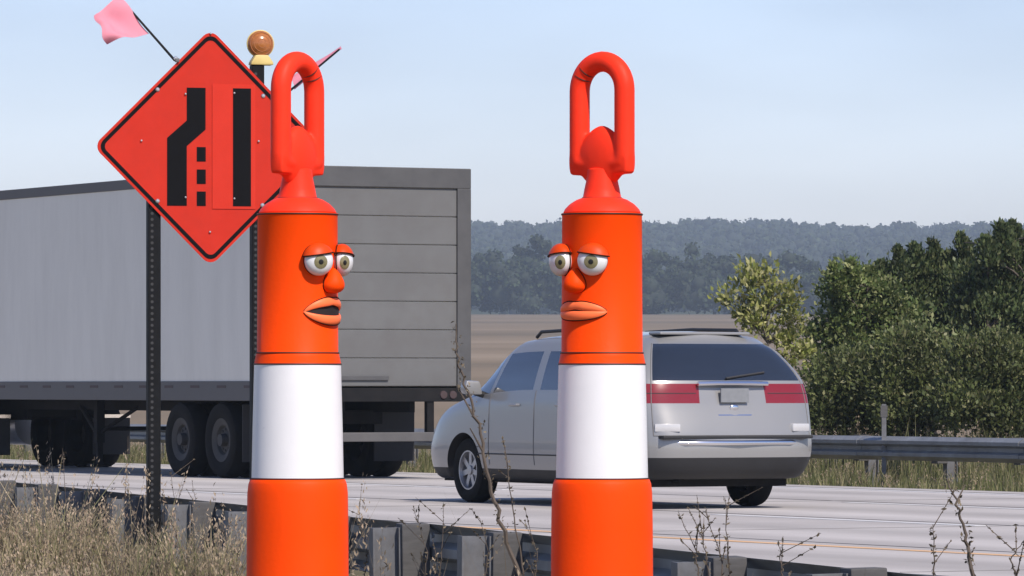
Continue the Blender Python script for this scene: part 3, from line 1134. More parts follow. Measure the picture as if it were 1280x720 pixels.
# black border line, a flat ring
o_, i_ = rdiamond(hd - 0.026, 0.062), rdiamond(hd - 0.062, 0.045)
n_ = len(o_)
mb = MB()
mb.add([(p[0], -0.0085, p[1]) for p in o_] + [(p[0], -0.0085, p[1]) for p in i_] + [(p[0], -0.006, p[1]) for p in o_] + [(p[0], -0.006, p[1]) for p in i_],
       [(k, (k + 1) % n_, n_ + (k + 1) % n_, n_ + k) for k in range(n_)] + [(k, (k + 1) % n_, 2 * n_ + (k + 1) % n_, 2 * n_ + k) for k in range(n_)]
       + [(n_ + k, n_ + (k + 1) % n_, 3 * n_ + (k + 1) % n_, 3 * n_ + k) for k in range(n_)])
mb.build('border_line', M['signblack'], sign)
symb = [[(233.7, 110), (256.8, 110), (256.8, 162), (233.7, 183), (233.7, 257.5), (209.6, 257.5), (209.6, 173), (233.7, 151)],
        [(246, 184), (257, 184), (257, 202), (246, 202)], [(246, 212), (257, 212), (257, 230), (246, 230)], [(246, 239.5), (257, 239.5), (257, 257.5), (246, 257.5)]]
MB().prism([sp(*p) for p in symb[0]], 'y', -0.009, -0.0058).build('lane_line', M['signblack'], sign)
for s_ in symb[1:]:
    MB().prism([sp(*p) for p in s_], 'y', -0.009, -0.0058).build('lane_dash', M['signblack'], sign)
ov = MB().prism([sp(*p) for p in [(265, 105), (318, 105), (318, 261), (265, 261)]], 'y', -0.011, -0.0058).build('overlay_panel', M['sign2'], sign)
ov['label'] = 'rectangular overlay panel with a straight black bar'
MB().prism([sp(*p) for p in [(290.4, 110), (312.6, 110), (312.6, 257.5), (290.4, 257.5)]], 'y', -0.0135, -0.0108).build('lane_bar', M['signblack'], ov)
for px, py in ((198, 113), (328, 119), (198, 252), (327, 256), (263, 42), (220, 74), (292, 116), (292, 248), (232, 118), (232, 247), (178, 177), (322, 176), (262, 290)):
    x, z = sp(px, py)
    r_ = 0.016 if px in (198, 328, 327, 220) else 0.008
    MB().lathe([(0, 0.006), (r_ * 0.7, 0.005), (r_, 0)], 10, Matrix.Translation((x, -0.0088 if r_ > 0.01 else -0.0132, z)) @ Matrix.Rotation(R(90), 4, 'X')).build('bolt', M['alu'], sign)
# two square perforated posts
for px, top in ((195, 118), (322.5, 80)):
    x, z1 = sp(px, top)
    hw = 0.044
    p = MB().box(x - hw, x + hw, 0.012, 0.012 + 2 * hw, -0.6, z1).build('post', M['post'], sign, bevel=0.006)
    holes = MB()
    for k in range(110):
        z = 0.05 + k * 0.0254 * 1.6
        if z > z1 - 0.03:
            break
        holes.lathe([(0.0, 0.0008), (0.011, 0.0008), (0.011, 0)], 8, Matrix.Translation((x - 0.018, 0.0118, z)) @ Matrix.Rotation(R(90), 4, 'X'))
    holes.build('post_holes', M['hole'], p, kind='stuff')
for py in (150, 225):
    x0, z0 = sp(180, py)
    x1, _ = sp(340, py)
    MB().box(x0, x1, 0.0, 0.0118, z0 - 0.02, z0 + 0.02).build('brace_bar', M['post'], sign)
# beacon on the right post
x, z1 = sp(322.5, 80)
bx_, bz_ = sp(327, 48)
bc = empty('warning_beacon', (0, 0, 0))
bc.parent = None
bw = sign.matrix_basis @ Vector((bx_, 0.05, z1))
bc.location = bw
bc.rotation_euler = (0, 0, SG_YAW)
tag(bc, 'round amber warning light in yellow housing on top of the sign post', 'beacon')
h1 = 13 / SPX
MB().prism([(-0.082, 0.0), (0.085, 0.0), (0.078, 0.022), (0.045, 0.07), (-0.045, 0.07), (-0.075, 0.022)], 'y', -0.05, 0.05).build('housing', M['yellow'], bc, bevel=0.012, smooth_=True)
rl = 16.5 / SPX
zl = 0.07 + rl - 0.012
ln = MB().lathe([(0, 0.055), (rl * 0.35, 0.05), (rl * 0.7, 0.036), (rl * 0.93, 0.012), (rl, -0.002), (rl, -0.02), (rl * 0.93, -0.034), (rl * 0.7, -0.056), (rl * 0.35, -0.07), (0, -0.075)], 36,
                Matrix.Translation((0, 0, zl)) @ Matrix.Rotation(R(90), 4, 'X')).build('lens', M['amber'], bc, smooth_=True)
for rr in (0.32, 0.6, 0.85):
    MB().tube([(rl * rr * math.cos(a), -0.055 + 0.04 * rr ** 2 + 0.001, zl + rl * rr * math.sin(a)) for a in np.linspace(0, 2 * math.pi, 28, endpoint=False)], 0.003, 5, closed=True).build('lens_ring', M['amber'], ln)
MB().tube([(rl * math.cos(a), 0.012, zl + rl * math.sin(a)) for a in np.linspace(0, 2 * math.pi, 36, endpoint=False)], 0.007, 6, closed=True).build('lens_rim', M['yellow'], bc)


def flag(label, base, tip, cloth, depth, rip):
    """base, tip: staff ends (world); cloth: 4 world corners; builds a waving sheet of cloth"""
    root = empty('warning_flag', base)
    tag(root, label, 'flag')
    B = Vector(base)
    MB().tube([Vector((0, 0, 0)), Vector(tip) - B], [0.009, 0.007], 8).build('staff', M['post'], root)
    a, b, c, d = [Vector(p) - B for p in cloth]
    nrm = (b - a).cross(d - a).normalized()
    nn = 16
    vs, fs = [], []
    for sgn in (0, 1):
        for i in range(nn + 1):
            for j in range(nn + 1):
                u, v = i / nn, j / nn
                p = (a * (1 - u) + b * u) * (1 - v) + (d * (1 - u) + c * u) * v
                w = math.sin(u * 7.5 + v * 2.2 + 0.4) * rip * (0.25 + u) + math.sin(v * 6 + u * 3) * rip * 0.5
                edge = 0.02 * math.sin(v * 9 + 1) * u
                p = p + nrm * (w + 0.0015 * sgn) + (b - a).normalized() * edge
                vs.append(p)
    off = (nn + 1) ** 2
    for i in range(nn):
        for j in range(nn):
            q = [i * (nn + 1) + j, (i + 1) * (nn + 1) + j, (i + 1) * (nn + 1) + j + 1, i * (nn + 1) + j + 1]
            fs += [q, [off + k for k in q[::-1]]]
    rim = [(0, j) for j in range(nn)]
    MB().add(vs, fs).build('cloth', M['flag'], root, smooth_=True, angle=R(170))
    return root


def sw(px, py, dd=0.0):
    return at(px, py, SG_D + dd)


bl = sw(219, 76, 0.0)
flag('faded pink warning flag on thin staff clamped beside the sign border bolt', bl + Vector((0, -0.02, 0)), sw(147, -6, 0.05),
     [sw(148, -5, 0.05), sw(116, 22, -0.16), sw(134, 55, -0.14), sw(186, 42, 0.02)], 0.1, 0.03)
br = sw(352, 122, 0.12)
flag('faded pink warning flag blown edge-on, seen beside the loop handle', br + Vector((0, 0.0, 0)), sw(424, 62, 0.55),
     [sw(424, 62, 0.55), sw(428, 60, 1.0), sw(366, 95, 0.70), sw(368, 112, 0.22)], 0.1, 0.012)
MB  # (staff clamps)
for p_, s_ in ((bl, 1), (br, -1)):
    lp = sign.matrix_basis.inverted() @ Vector(p_)
    MB().box(lp.x - 0.014, lp.x + 0.014, -0.024, 0.012, lp.z - 0.014, lp.z + 0.014).build('staff_clamp', M['galvpost'], sign, bevel=0.005)


# ------------------------------------------------------------------ the two looped channelizers with faces
CD = 10.0
CPX = F / CD
CB = 0.755


def cz(py):
    return CAMH + (HZ - py) / CPX - CB


def build_channelizer(label, px, yaw, gaze, mouth_gap, group):
    gx = (px - 640) / CPX
    root = empty('traffic_channelizer', (gx, CD, ground_z(gx, CD) + 0.0), yaw)
    tag(root, label, 'channelizer', group)
    zoff = CB - root.location.z
    k = 1 / CPX

    def Z(py):
        return cz(py) + zoff
    # rubber base, eight sided
    bp = [(0.21 * math.cos(R(22.5 + 45 * i)), 0.21 * math.sin(R(22.5 + 45 * i))) for i in range(8)]
    MB().prism(bp, 'z', -0.02, 0.04).build('base', M['rubber'], root, bevel=0.008)
    # lower orange section
    MB().lathe([(0.125, 0.035), (0.12, 0.05), (0.101, 0.07), (63.8 * k, Z(722)), (63.5 * k, Z(660)), (62.8 * k, Z(616)), (61.5 * k, Z(605)),
                (59.5 * k, Z(599.5)), (57 * k, Z(598.2)), (50 * k, Z(598))], 72).build('lower_body', M['orange'], root, smooth_=True, angle=R(60))
    MB().lathe([(55 * k, Z(599)), (57.6 * k, Z(597.5)), (56.2 * k, Z(530)), (54.3 * k, Z(456)), (50 * k, Z(455.5))], 72).build('reflective_band', M['band'], root, smooth_=True)
    MB().lathe([(52 * k, Z(456.5)), (54.4 * k, Z(455)), (52.5 * k, Z(446)), (51.6 * k, Z(441.5)), (50.8 * k, Z(440.5)), (50.2 * k, Z(350)), (50.0 * k, Z(270)),
                (50.6 * k, Z(268.8)), (50.6 * k, Z(266.8)), (46 * k, Z(266.2))], 72).build('upper_body', M['orange'], root, smooth_=True, angle=R(50))
    for py, r in ((598, 58.2), (455.2, 54.3), (441.2, 51.5), (268.3, 50.4)):
        pts = [(r * k * math.cos(a), r * k * math.sin(a), Z(py)) for a in np.linspace(0, 2 * math.pi, 72, endpoint=False)]
        MB().tube(pts, 0.0016, 6, closed=True).build('seam', M['seam'], root, smooth_=True)
    # shoulder and neck
    MB().lathe([(47 * k, Z(267.2)), (48.5 * k, Z(265.5)), (46 * k, Z(261)), (40 * k, Z(255)), (32 * k, Z(250)), (25 * k, Z(247.5)), (23.8 * k, Z(246)),
                (22 * k, Z(236)), (19 * k, Z(222)), (18 * k, Z(212)), (0, Z(205))], 56).build('neck', M['red_orange'], root, smooth_=True)
    MB().tube([(24.6 * k * math.cos(a), 24.6 * k * math.sin(a), Z(247.4)) for a in np.linspace(0, 2 * math.pi, 48, endpoint=False)], 0.001, 5, closed=True).build('seam', M['seam'], root)
    # loop handle: a closed rounded loop fused with a lump at its foot
    hb = MB()
    rt, hx = 13 * k, 36 * k
    ztop = Z(64) - rt - hx
    pts = [(hx * math.cos(a), 0, ztop + hx * math.sin(a)) for a in np.linspace(0, math.pi, 19)]
    zlow = Z(204)
    for i in range(1, 9):
        pts.append((-hx, 0, ztop + (zlow + 0.012 - ztop) * i / 8))
    pts += [(-hx * 0.93, 0, zlow + 0.003), (-hx * 0.75, 0, zlow)]
    pts += [(hx * q, 0, zlow) for q in (-0.4, 0, 0.4, 0.75)]
    pts += [(hx * 0.93, 0, zlow + 0.003)]
    for i in range(8, 0, -1):
        pts.append((hx, 0, ztop + (zlow + 0.012 - ztop) * i / 8))
    hb.tube(pts, rt, 16, closed=True, flat=1.0)

    def lump(p, u):
        p.x *= 1.0 if u.z < 0 else (1 - 0.35 * u.z ** 2)
        return p
    hb.ellipsoid((0, 0, Z(196)), (hx * 1.08, rt * 1.15, Z(157) - Z(196)), 28, 18, lump)

    def boxy(p, u):
        f = lambda a, e: math.copysign(abs(a) ** e, a)
        m = max(abs(u.x), abs(u.y), abs(u.z))
        w = 0.86                                     # between a ball and a block
        return Vector((p.x * (1 - w + w / m), p.y * (1 - 0.4 + 0.4 / m), p.z * (1 - w + w / m)))
    hb.ellipsoid((0, 0, Z(201)), (hx * 1.33, rt * 0.92, Z(201) - Z(219)), 48, 30, boxy)
    ho = hb.build('loop_handle', M['red_orange'], root, smooth_=True, angle=R(180))
    rm = ho.modifiers.new('fuse', 'REMESH')
    rm.mode = 'VOXEL'
    rm.voxel_size = 0.0032
    rm.use_smooth_shade = True
    sm = ho.modifiers.new('soften', 'SMOOTH')
    sm.factor = 0.6
    sm.iterations = 4
    # moulding creases at the top of the loop
    fs_ = 1 if yaw > 0 else -1
    for a0 in (R(48), R(30)):
        cx_, cz_ = fs_ * hx * math.cos(a0), ztop + hx * math.sin(a0)
        er_ = Vector((fs_ * math.cos(a0), 0, math.sin(a0)))
        arc = []
        for b_ in np.linspace(R(75), R(190), 14):
            arc.append(Vector((cx_, 0, cz_)) + (er_ * math.cos(b_) + Vector((0, -1, 0)) * math.sin(b_)) * rt * 0.985)
        MB().tube(arc, [0.0012 * math.sin(math.pi * (i + 0.5) / 14) + 0.0002 for i in range(14)], 6).build('crease', M['seam'], root)
    # ---- face; local -Y is where the face looks
    Rb = 50.4 * k

    def cyl(ang, r, z):
        return Vector((r * math.sin(ang), -r * math.cos(ang), z))
    er = Vector((19.0 * k, 13.5 * k, 18.8 * k))
    for sgn in (-1, 1):
        ang = sgn * R(27)
        c = cyl(ang, Rb + 6.0 * k, Z(327))
        e = MB()
        Mrot = Matrix.Rotation(ang, 4, 'Z')
        vs = MB().ellipsoid((0, 0, 0), er, 32, 22)
        e.add([Matrix.Translation(c) @ Mrot @ Vector(v) for v in vs.v], vs.f)
        eye = e.build('eye', M['eye'], root, smooth_=True)
        # iris and pupil: shallow domes lying on the eyeball, turned to the gaze
        gl = gaze - yaw                                  # gaze azimuth in local space
        gdir = Vector((math.sin(gl), -math.cos(gl), -0.10)).normalized()
        q = gdir.to_track_quat('Z', 'Y').to_matrix().to_4x4()
        inv = Mrot.inverted()

        def dome(a1, s, nm, m_):
            prof = [(math.sin(a) * s, math.cos(a) * s) for a in np.linspace(0, R(a1), 9)]
            prof = [(max(r, 0), z) for r, z in prof]
            prof[0] = (0, prof[0][1])
            prof.append((prof[-1][0] * 0.985, prof[-1][1] - 0.03))
            t = MB().lathe(prof, 28)
            out = MB()
            nv = []
            for v in t.v:
                w = inv @ (q @ Vector(v))                # unit sphere, eye-local axes
                w = Vector((w.x * er.x, w.y * er.y, w.z * er.z))
                nv.append(Matrix.Translation(c) @ Mrot @ w)
            out.add(nv, t.f)
            return out.build(nm, m_, eye, smooth_=True)
        dome(27, 1.015, 'iris', M['iris'])
        dome(9.5, 1.03, 'pupil', M['black'])
        # heavy eyelid: the upper cap of a slightly larger ball, drooping to the outside
        lid = MB()
        cut = 0.40

        def lidfn(p, u):
            return p
        t = MB().ellipsoid((0, 0, 0), (er.x * 1.13, er.y * 1.14, er.z * 1.16), 36, 24)
        nv = []
        for v in t.v:
            v = Vector(v)
            zmin = er.z * cut
            if v.z < zmin:
                v.z = zmin - 0.12 * (zmin - v.z) * 0.0
                # close the underside by pulling the lower verts inward
                dd = Vector((v.x, v.y))
                lim = math.sqrt(max(0, 1 - (zmin / (er.z * 1.16)) ** 2))
                v.x *= 1.0
                lx, ly = er.x * 1.13 * lim, er.y * 1.14 * lim
                rr_ = math.sqrt((v.x / lx) ** 2 + (v.y / ly) ** 2)
                if rr_ > 1:
                    v.x /= rr_
                    v.y /= rr_
            v = Matrix.Rotation(sgn * R(8), 4, 'Y') @ v
            nv.append(Matrix.Translation(c + Vector((0, 0, 0.0005))) @ Mrot @ v)
        lid.add(nv, t.f)
        lid.build('eyelid', M['lid'], eye, smooth_=True, angle=R(50), merge=True)
        # dark beads: round the eyeball where it meets the tube, and along the lid edge
        bead = []
        for a in np.linspace(0, 2 * math.pi, 40, endpoint=False):
            bead.append(Matrix.Translation(c) @ Mrot @ Vector((er.x * 0.93 * math.cos(a), er.y * 0.40, er.z * 0.93 * math.sin(a))))
        MB().tube(bead, 0.0014, 6, closed=True).build('outline', M['ink'], eye, smooth_=True)
        lim = math.sqrt(1 - (cut / 1.16) ** 2)
        bead = []
        for a in np.linspace(0, 2 * math.pi, 40, endpoint=False):
            v = Matrix.Rotation(sgn * R(8), 4, 'Y') @ Vector((er.x * 1.13 * lim * math.cos(a), er.y * 1.14 * lim * math.sin(a), er.z * cut))
            bead.append(Matrix.Translation(c + Vector((0, 0, 0.0005))) @ Mrot @ v)
        MB().tube(bead, 0.0014, 6, closed=True).build('outline', M['ink'], eye, smooth_=True)
        bead = []
        for a in np.linspace(R(12), R(168), 24):
            v = Matrix.Rotation(sgn * R(8), 4, 'Y') @ Vector((er.x * 1.06 * math.cos(a), er.y * 0.42, er.z * 1.09 * math.sin(a)))
            if v.z > er.z * cut * 0.8:
                bead.append(Matrix.Translation(c) @ Mrot @ v)
        MB().tube(bead, 0.0013, 6).build('outline', M['ink'], eye, smooth_=True)
    # nose: drop shape, narrow at the bridge
    nb = MB()

    def nosefn(p, u):
        w = 0.66 - 0.34 * u.z
        return Vector((p.x * w, p.y * (0.72 - 0.28 * u.z), p.z))
    nc = cyl(0, Rb + 3.5 * k, Z(351.5))
    nb.ellipsoid(nc, (20.5 * k, 19 * k, 16 * k), 28, 20, nosefn)
    nose = nb.build('nose', M['orange'], root, smooth_=True)
    bead = []
    for a in np.linspace(0, 2 * math.pi, 40, endpoint=False):
        w = 0.66 - 0.34 * math.sin(a)
        bead.append(nc + Vector((19.3 * k * math.cos(a) * w, 4.5 * k, 15.2 * k * math.sin(a))))
    MB().tube(bead, 0.0013, 6, closed=True).build('outline', M['ink'], nose, smooth_=True)
    # mouth: two lips wrapped round the tube and a dark opening between them
    HA = R(46)
    zm = Z(389)
    nseg = 28

    def lip(dirn, nm, m_):
        pts, rad = [], []
        for i in range(nseg + 1):
            u = -1 + 2 * i / nseg
            prof = max(0.0, 1 - abs(u) ** 2.2)
            bow = 1 - 0.26 * math.exp(-(u / 0.16) ** 2) if dirn > 0 else 1.0
            r = (1.2 + 5.0 * prof ** 0.8 * bow) * k
            zz = zm + dirn * (mouth_gap * 0.5 * prof + 4.4 * prof ** 0.7) * k - 1.5 * k * (u * u)
            pts.append(cyl(u * HA, Rb + (0.4 + 2.0 * prof) * k, zz))
            rad.append(r)
        lp = MB().tube(pts, rad, 14, thin=0.55).build(nm, m_, root, smooth_=True)
        edge = []
        for p, r in zip(pts, rad):
            rd = Vector((p.x, p.y, 0)).normalized()
            edge.append(p + Vector((0, 0, dirn * r * 0.97)) + rd * r * 0.12)
        MB().tube(edge, 0.0012, 6).build('outline', M['ink'], lp, smooth_=True)
        return lp
    lip(1, 'upper_lip', M['lip'])
    lip(-1, 'lower_lip', M['lip'])
    vs, fs = [], []
    for i in range(nseg + 1):
        u = -0.97 + 1.94 * i / nseg
        prof = max(0.0, 1 - abs(u) ** 2.2)
        for zz in (zm + (mouth_gap * 0.5 * prof + 3 * prof) * k - 1.5 * k * u * u, zm - (mouth_gap * 0.5 * prof + 3 * prof) * k - 1.5 * k * u * u):
            vs.append(cyl(u * HA, Rb + 1.2 * k, zz))
    for i in range(nseg):
        fs.append((2 * i, 2 * i + 1, 2 * i + 3, 2 * i + 2))
    MB().add(vs, fs).build('mouth_opening', M['mouth'], root, smooth_=True)
    return root


build_channelizer('orange looped traffic channelizer with open mouth, in front of the lane sign', 372, R(57), R(19), 15.0, 'talking channelizers')
build_channelizer('orange looped traffic channelizer with nearly closed lips, in front of the silver minivan', 752.5, R(-40), R(-11), 4.0, 'talking channelizers')


# ------------------------------------------------------------------ vegetation
def leaf_quads(P, size, up=0.3, aspect=0.55, dirs=None):
    """rhombic leaves at points P with random directions; returns (4N,3)"""
    n = len(P)
    a = rng.normal(size=(n, 3))
    if dirs is not None:
        a = a * 0.6 + dirs
    a[:, 2] += up * 0.5
    a /= np.linalg.norm(a, axis=1)[:, None] + 1e-9
    b = rng.normal(size=(n, 3))
    b -= (b * a).sum(1)[:, None] * a
    b /= np.linalg.norm(b, axis=1)[:, None] + 1e-9
    L = (size * rng.uniform(0.6, 1.4, n))[:, None]
    W = L * aspect
    c = np.cross(a, b)
    fold = 0.12 * L * c
    V = np.empty((n, 4, 3))
    V[:, 0] = P - a * L * 0.5
    V[:, 1] = P + b * W * 0.5 + fold
    V[:, 2] = P + a * L * 0.5
    V[:, 3] = P - b * W * 0.5 + fold
    return V.reshape(-1, 3)


def tree(name, label, cat, px, D, lobes, nclump, per, leaf, lmat, trunk_r=0.06, clump_r=0.3, group=None, stems=1, lean=0.0, up=0.3, seed=1, shoots=()):
    nshoot = 0
    """lobes: list of (px, py, half width px, half height px) of crown masses at distance D"""
    r_ = np.random.default_rng(seed)
    gx = (px - 640) / F * D
    gz = ground_z(gx, D)
    root = empty(name, (gx, D, gz))
    tag(root, label, cat, group)
    s = D / F
    wts = np.array([l[2] * l[3] for l in lobes], float)
    wts /= wts.sum()
    C = []
    for _ in range(nclump):
        l = lobes[r_.choice(len(lobes), p=wts)]
        while True:
            u = r_.uniform(-1, 1, 3)
            q = np.linalg.norm(u)
            if 0.25 < q < 1:
                break
        w, h = l[2] * s, l[3] * s
        C.append(((l[0] - px) * s + u[0] * w, u[1] * max(w, h) * 0.8, CAMH + (HZ - l[1]) * s - gz + u[2] * h))
    for (x0, y0, x1, y1) in shoots:                   # slender shoots standing out of the crown
        yy = r_.uniform(-0.8, 0.8)
        for q in np.linspace(0, 1, 9):
            C.append(((x0 + (x1 - x0) * q - px) * s, yy, CAMH + (HZ - (y0 + (y1 - y0) * q)) * s - gz))
        nshoot += 9
    C = np.array(C)
    C[:, 2] = np.maximum(C[:, 2], 0.1)
    P = np.repeat(C, per, axis=0)
    rad = np.repeat(clump_r * r_.uniform(0.6, 1.3, len(C)), per)
    if nshoot:
        rad[-nshoot * per:] *= np.repeat(np.tile(np.linspace(0.75, 0.3, 9), nshoot // 9), per)
    g = r_.normal(size=P.shape) * 0.5
    P = P + g * rad[:, None] * np.array([1, 1, 0.8])
    P[:, 2] = np.maximum(P[:, 2], 0.02)
    dirs = g.copy()
    dirs[:, 2] += up
    quads_mesh('crown', leaf_quads(P, leaf, up, 0.55, dirs), 4, lmat, root)
    # trunk and limbs
    mb = MB()
    ztop = float(np.percentile(C[:, 2], 80))
    spine = []
    for k in range(stems):
        ox = r_.uniform(-0.25, 0.25) * (stems > 1)
        oy = r_.uniform(-0.25, 0.25) * (stems > 1)
        tx = float(np.median(C[:, 0])) + r_.uniform(-0.6, 0.6) * (stems > 1) + lean
        pts = []
        for i in range(8):
            t = i / 7
            pts.append(Vector((ox + (tx - ox) * t ** 1.3 + 0.05 * math.sin(5 * t + k), oy + 0.05 * math.cos(4 * t + k) * t, -0.15 + (ztop + 0.15) * t)))
        mb.tube(pts, [trunk_r * (1 - 0.8 * i / 7) for i in range(8)], 7)
        spine.append(pts)
    for c in C[:: max(1, len(C) // 70)]:
        c = Vector(c)
        pts = spine[r_.integers(len(spine))]
        zt = c.z - 0.35 * (Vector((c.x, c.y)) - Vector((pts[4].x, pts[4].y))).length - 0.1
        b = min(pts, key=lambda p: abs(p.z - max(0.15, zt)))
        m = b.lerp(c, 0.5) + Vector((0, 0, 0.06))
        mb.tube([b, m, c], [trunk_r * 0.35, trunk_r * 0.22, trunk_r * 0.08], 5)
    mb.build('trunk', M['bark'], root, smooth_=True)
    return root


TG = 'bushes and small trees beyond the far guardrail'
tree('sapling_tree', 'thin sapling with sparse yellow-green leaves beside the silver minivan', 'tree', 962, 76,
     [(945, 352, 30, 24), (915, 378, 28, 18), (975, 372, 28, 26), (940, 395, 34, 16), (985, 410, 28, 22), (955, 338, 22, 14), (992, 440, 22, 18)],
     64, 40, 0.088, M['leaf_sapling'], 0.03, 0.20, TG, up=0.6, seed=3)
tree('leafy_shrub_tree', 'rounded mid-green bushy tree right behind the sapling', 'tree', 1075, 79,
     [(1062, 362, 34, 26), (1095, 390, 42, 36), (1050, 415, 42, 30), (1120, 430, 45, 40), (1040, 455, 30, 26)],
     150, 110, 0.078, M['leaf_light'], 0.06, 0.26, TG, stems=3, up=0.4, seed=5, shoots=((1048, 365, 1040, 333), (1066, 355, 1062, 328), (1085, 365, 1088, 336)))
tree('dark_tree', 'dark green tree with upright windblown shoots behind the bushy tree', 'tree', 1150, 84,
     [(1130, 350, 36, 26), (1165, 345, 34, 30), (1100, 365, 26, 18), (1150, 385, 50, 34), (1175, 410, 45, 34), (1140, 372, 40, 20)],
     140, 130, 0.08, M['leaf_dark'], 0.06, 0.22, TG, stems=3, up=1.3, seed=8, shoots=((1110, 360, 1098, 330), (1128, 345, 1118, 312), (1150, 340, 1140, 308), (1172, 335, 1166, 303), (1190, 350, 1186, 318)))
tree('dark_tree', 'tallest dark green tree of the roadside thicket, with feathery top', 'tree', 1248, 83,
     [(1252, 318, 26, 28), (1225, 345, 36, 30), (1275, 335, 38, 40), (1240, 385, 55, 40), (1290, 400, 50, 45), (1250, 350, 40, 20)],
     180, 130, 0.08, M['leaf_dark'], 0.08, 0.25, TG, stems=4, up=1.3, seed=11, shoots=((1215, 330, 1206, 292), (1235, 325, 1226, 300), (1255, 318, 1246, 284), (1278, 315, 1266, 279), (1300, 320, 1290, 286)))
tree('dark_tree', 'dark green tree at the outer end of the roadside thicket', 'tree', 1350, 84,
     [(1350, 330, 50, 40), (1340, 390, 70, 50)], 220, 90, 0.08, M['leaf_dark'], 0.08, 0.27, TG, stems=3, up=1.2, seed=12)
tree('olive_shrub', 'olive-brown shrub at the foot of the bushy tree by the guardrail', 'shrub', 1060, 72.5,
     [(1055, 490, 45, 40), (1090, 505, 45, 34), (1030, 515, 30, 26), (1075, 460, 36, 24)],
     200, 100, 0.066, M['leaf_olive'], 0.03, 0.24, TG, stems=5, up=0.6, seed=15)
tree('olive_shrub', 'broad olive-green shrub in the middle of the thicket behind the guardrail', 'shrub', 1150, 72,
     [(1145, 440, 45, 32), (1170, 475, 55, 40), (1120, 480, 42, 36), (1150, 515, 60, 30)],
     240, 100, 0.066, M['leaf_olive'], 0.03, 0.25, TG, stems=6, up=0.6, seed=17)
tree('olive_shrub', 'olive shrub with thin upright stems below the tallest dark tree', 'shrub', 1240, 70.5,
     [(1235, 450, 48, 36), (1265, 480, 50, 40), (1215, 495, 45, 36), (1250, 520, 60, 28)],
     240, 100, 0.066, M['leaf_olive'], 0.03, 0.25, TG, stems=6, up=0.7, seed=19)
tree('olive_shrub', 'low olive shrub at the outer end of the guardrail thicket', 'shrub', 1340, 70.5,
     [(1335, 460, 50, 40), (1350, 500, 60, 40)], 180, 80, 0.065, M['leaf_olive'], 0.03, 0.26, TG, stems=5, up=0.7, seed=21)


# wood along the far edge of the field, and the wooded hills behind: far off, each reads as one mass
def wood(name, label, spots, per, leaf, core_seg=(8, 5)):
    root = empty(name, (0, 1200, 0))
    root['kind'] = 'stuff'
    root['label'] = label
    root['category'] = 'wood'
    mb = MB()
    PL = []
    for (x, y, h, w) in spots:
        z = ground_z(x, y)
        nl = random.randint(4, 7)
        for k in range(nl):
            t = random.uniform(0.18, 0.86)
            ww = w * (1 - 0.55 * t) * random.uniform(0.5, 0.8)
            cx = x + random.uniform(-0.45, 0.45) * w
            cy = y + random.uniform(-0.45, 0.45) * w
            c = np.array((cx, cy, z + t * h))
            rr = np.array((ww, ww, min(ww * 0.9, h * (1 - t) + 0.8)))
            mb.ellipsoid(tuple(c - np.array((0, 1200, 0))), tuple(rr * 0.72), core_seg[0], core_seg[1])
            u = rng.normal(size=(per, 3))
            u /= np.linalg.norm(u, axis=1)[:, None]
            PL.append(c - np.array((0, 1200, 0)) + u * rr * rng.uniform(0.72, 1.08, (per, 1)))
    P = np.concatenate(PL)
    o = quads_mesh('foliage', leaf_quads(P, leaf, 0.2, 0.8), 4, M['leaf_far'], root, 'stuff')
    c = mb.build('crown_mass', M['leaf_core'], root, smooth_=True, angle=R(180), kind='stuff')
    return root


spots = []
for row, (y0, hb) in enumerate(((1206, 11.5), (1216, 15.5), (1232, 18.5))):
    x = -260.0
    while x < 280:
        px_ = x / y0 * F + 640
        hh = hb * random.uniform(0.82, 1.15)
        hh *= 0.97 - 0.20 * smooth(860, 1010, px_) + 0.05 * math.sin(px_ * 0.021)
        spots.append((x, y0 + random.uniform(-5, 5), hh, random.uniform(4.2, 6.6)))
        x += random.uniform(2.2, 3.8) * (1.0 if abs(x) < 150 else 1.5)
wood('far_wood', 'dark hazy wood along the far edge of the tan field', spots, 55, 0.95)
hs = []
for k in range(2600):
    y = random.uniform(1650, 3030)
    x = random.uniform(-0.125, 0.135) * y
    hs.append((x, y, random.uniform(6, 11), random.uniform(5, 9)))
for k in range(190):                                    # crest line
    x = -370 + k * 4.2
    hs.append((x, RIDGE_Y + random.uniform(-25, 25), random.uniform(6, 13), random.uniform(5, 9)))
wood('hill_wood', 'pale blue hazy wooded ridge on the horizon', hs, 10, 2.0, (7, 4))


# grasses
def blades(P, h, w, bend, az=None):
    """each blade: two quads tapering to a tip (strip of 4-corner polygons)"""
    n = len(P)
    a = rng.uniform(0, 2 * np.pi, n)
    d = np.stack([np.cos(a), np.sin(a), np.zeros(n)], 1)
    sdir = np.stack([-np.sin(a), np.cos(a), np.zeros(n)], 1)
    fa = rng.uniform(0, 2 * np.pi, n)
    sdir = np.stack([np.cos(fa), np.sin(fa), np.zeros(n)], 1)
    H = (h * rng.uniform(0.45, 1.25, n))[:, None]
    B = (bend * rng.uniform(0.2, 1.5, n))[:, None] * H
    W = (w * rng.uniform(0.6, 1.3, n))[:, None]
    up = np.array([0, 0, 1.0])
    p0, p1, p2 = P, P + up * H * 0.55 + d * B * 0.3, P + up * H + d * B
    V = np.empty((n, 2, 4, 3))
    V[:, 0, 0] = p0 - sdir * W
    V[:, 0, 1] = p0 + sdir * W
    V[:, 0, 2] = p1 + sdir * W * 0.7
    V[:, 0, 3] = p1 - sdir * W * 0.7
    V[:, 1, 0] = p1 - sdir * W * 0.7
    V[:, 1, 1] = p1 + sdir * W * 0.7
    V[:, 1, 2] = p2 + sdir * W * 0.12
    V[:, 1, 3] = p2 - sdir * W * 0.12
    return V, p2


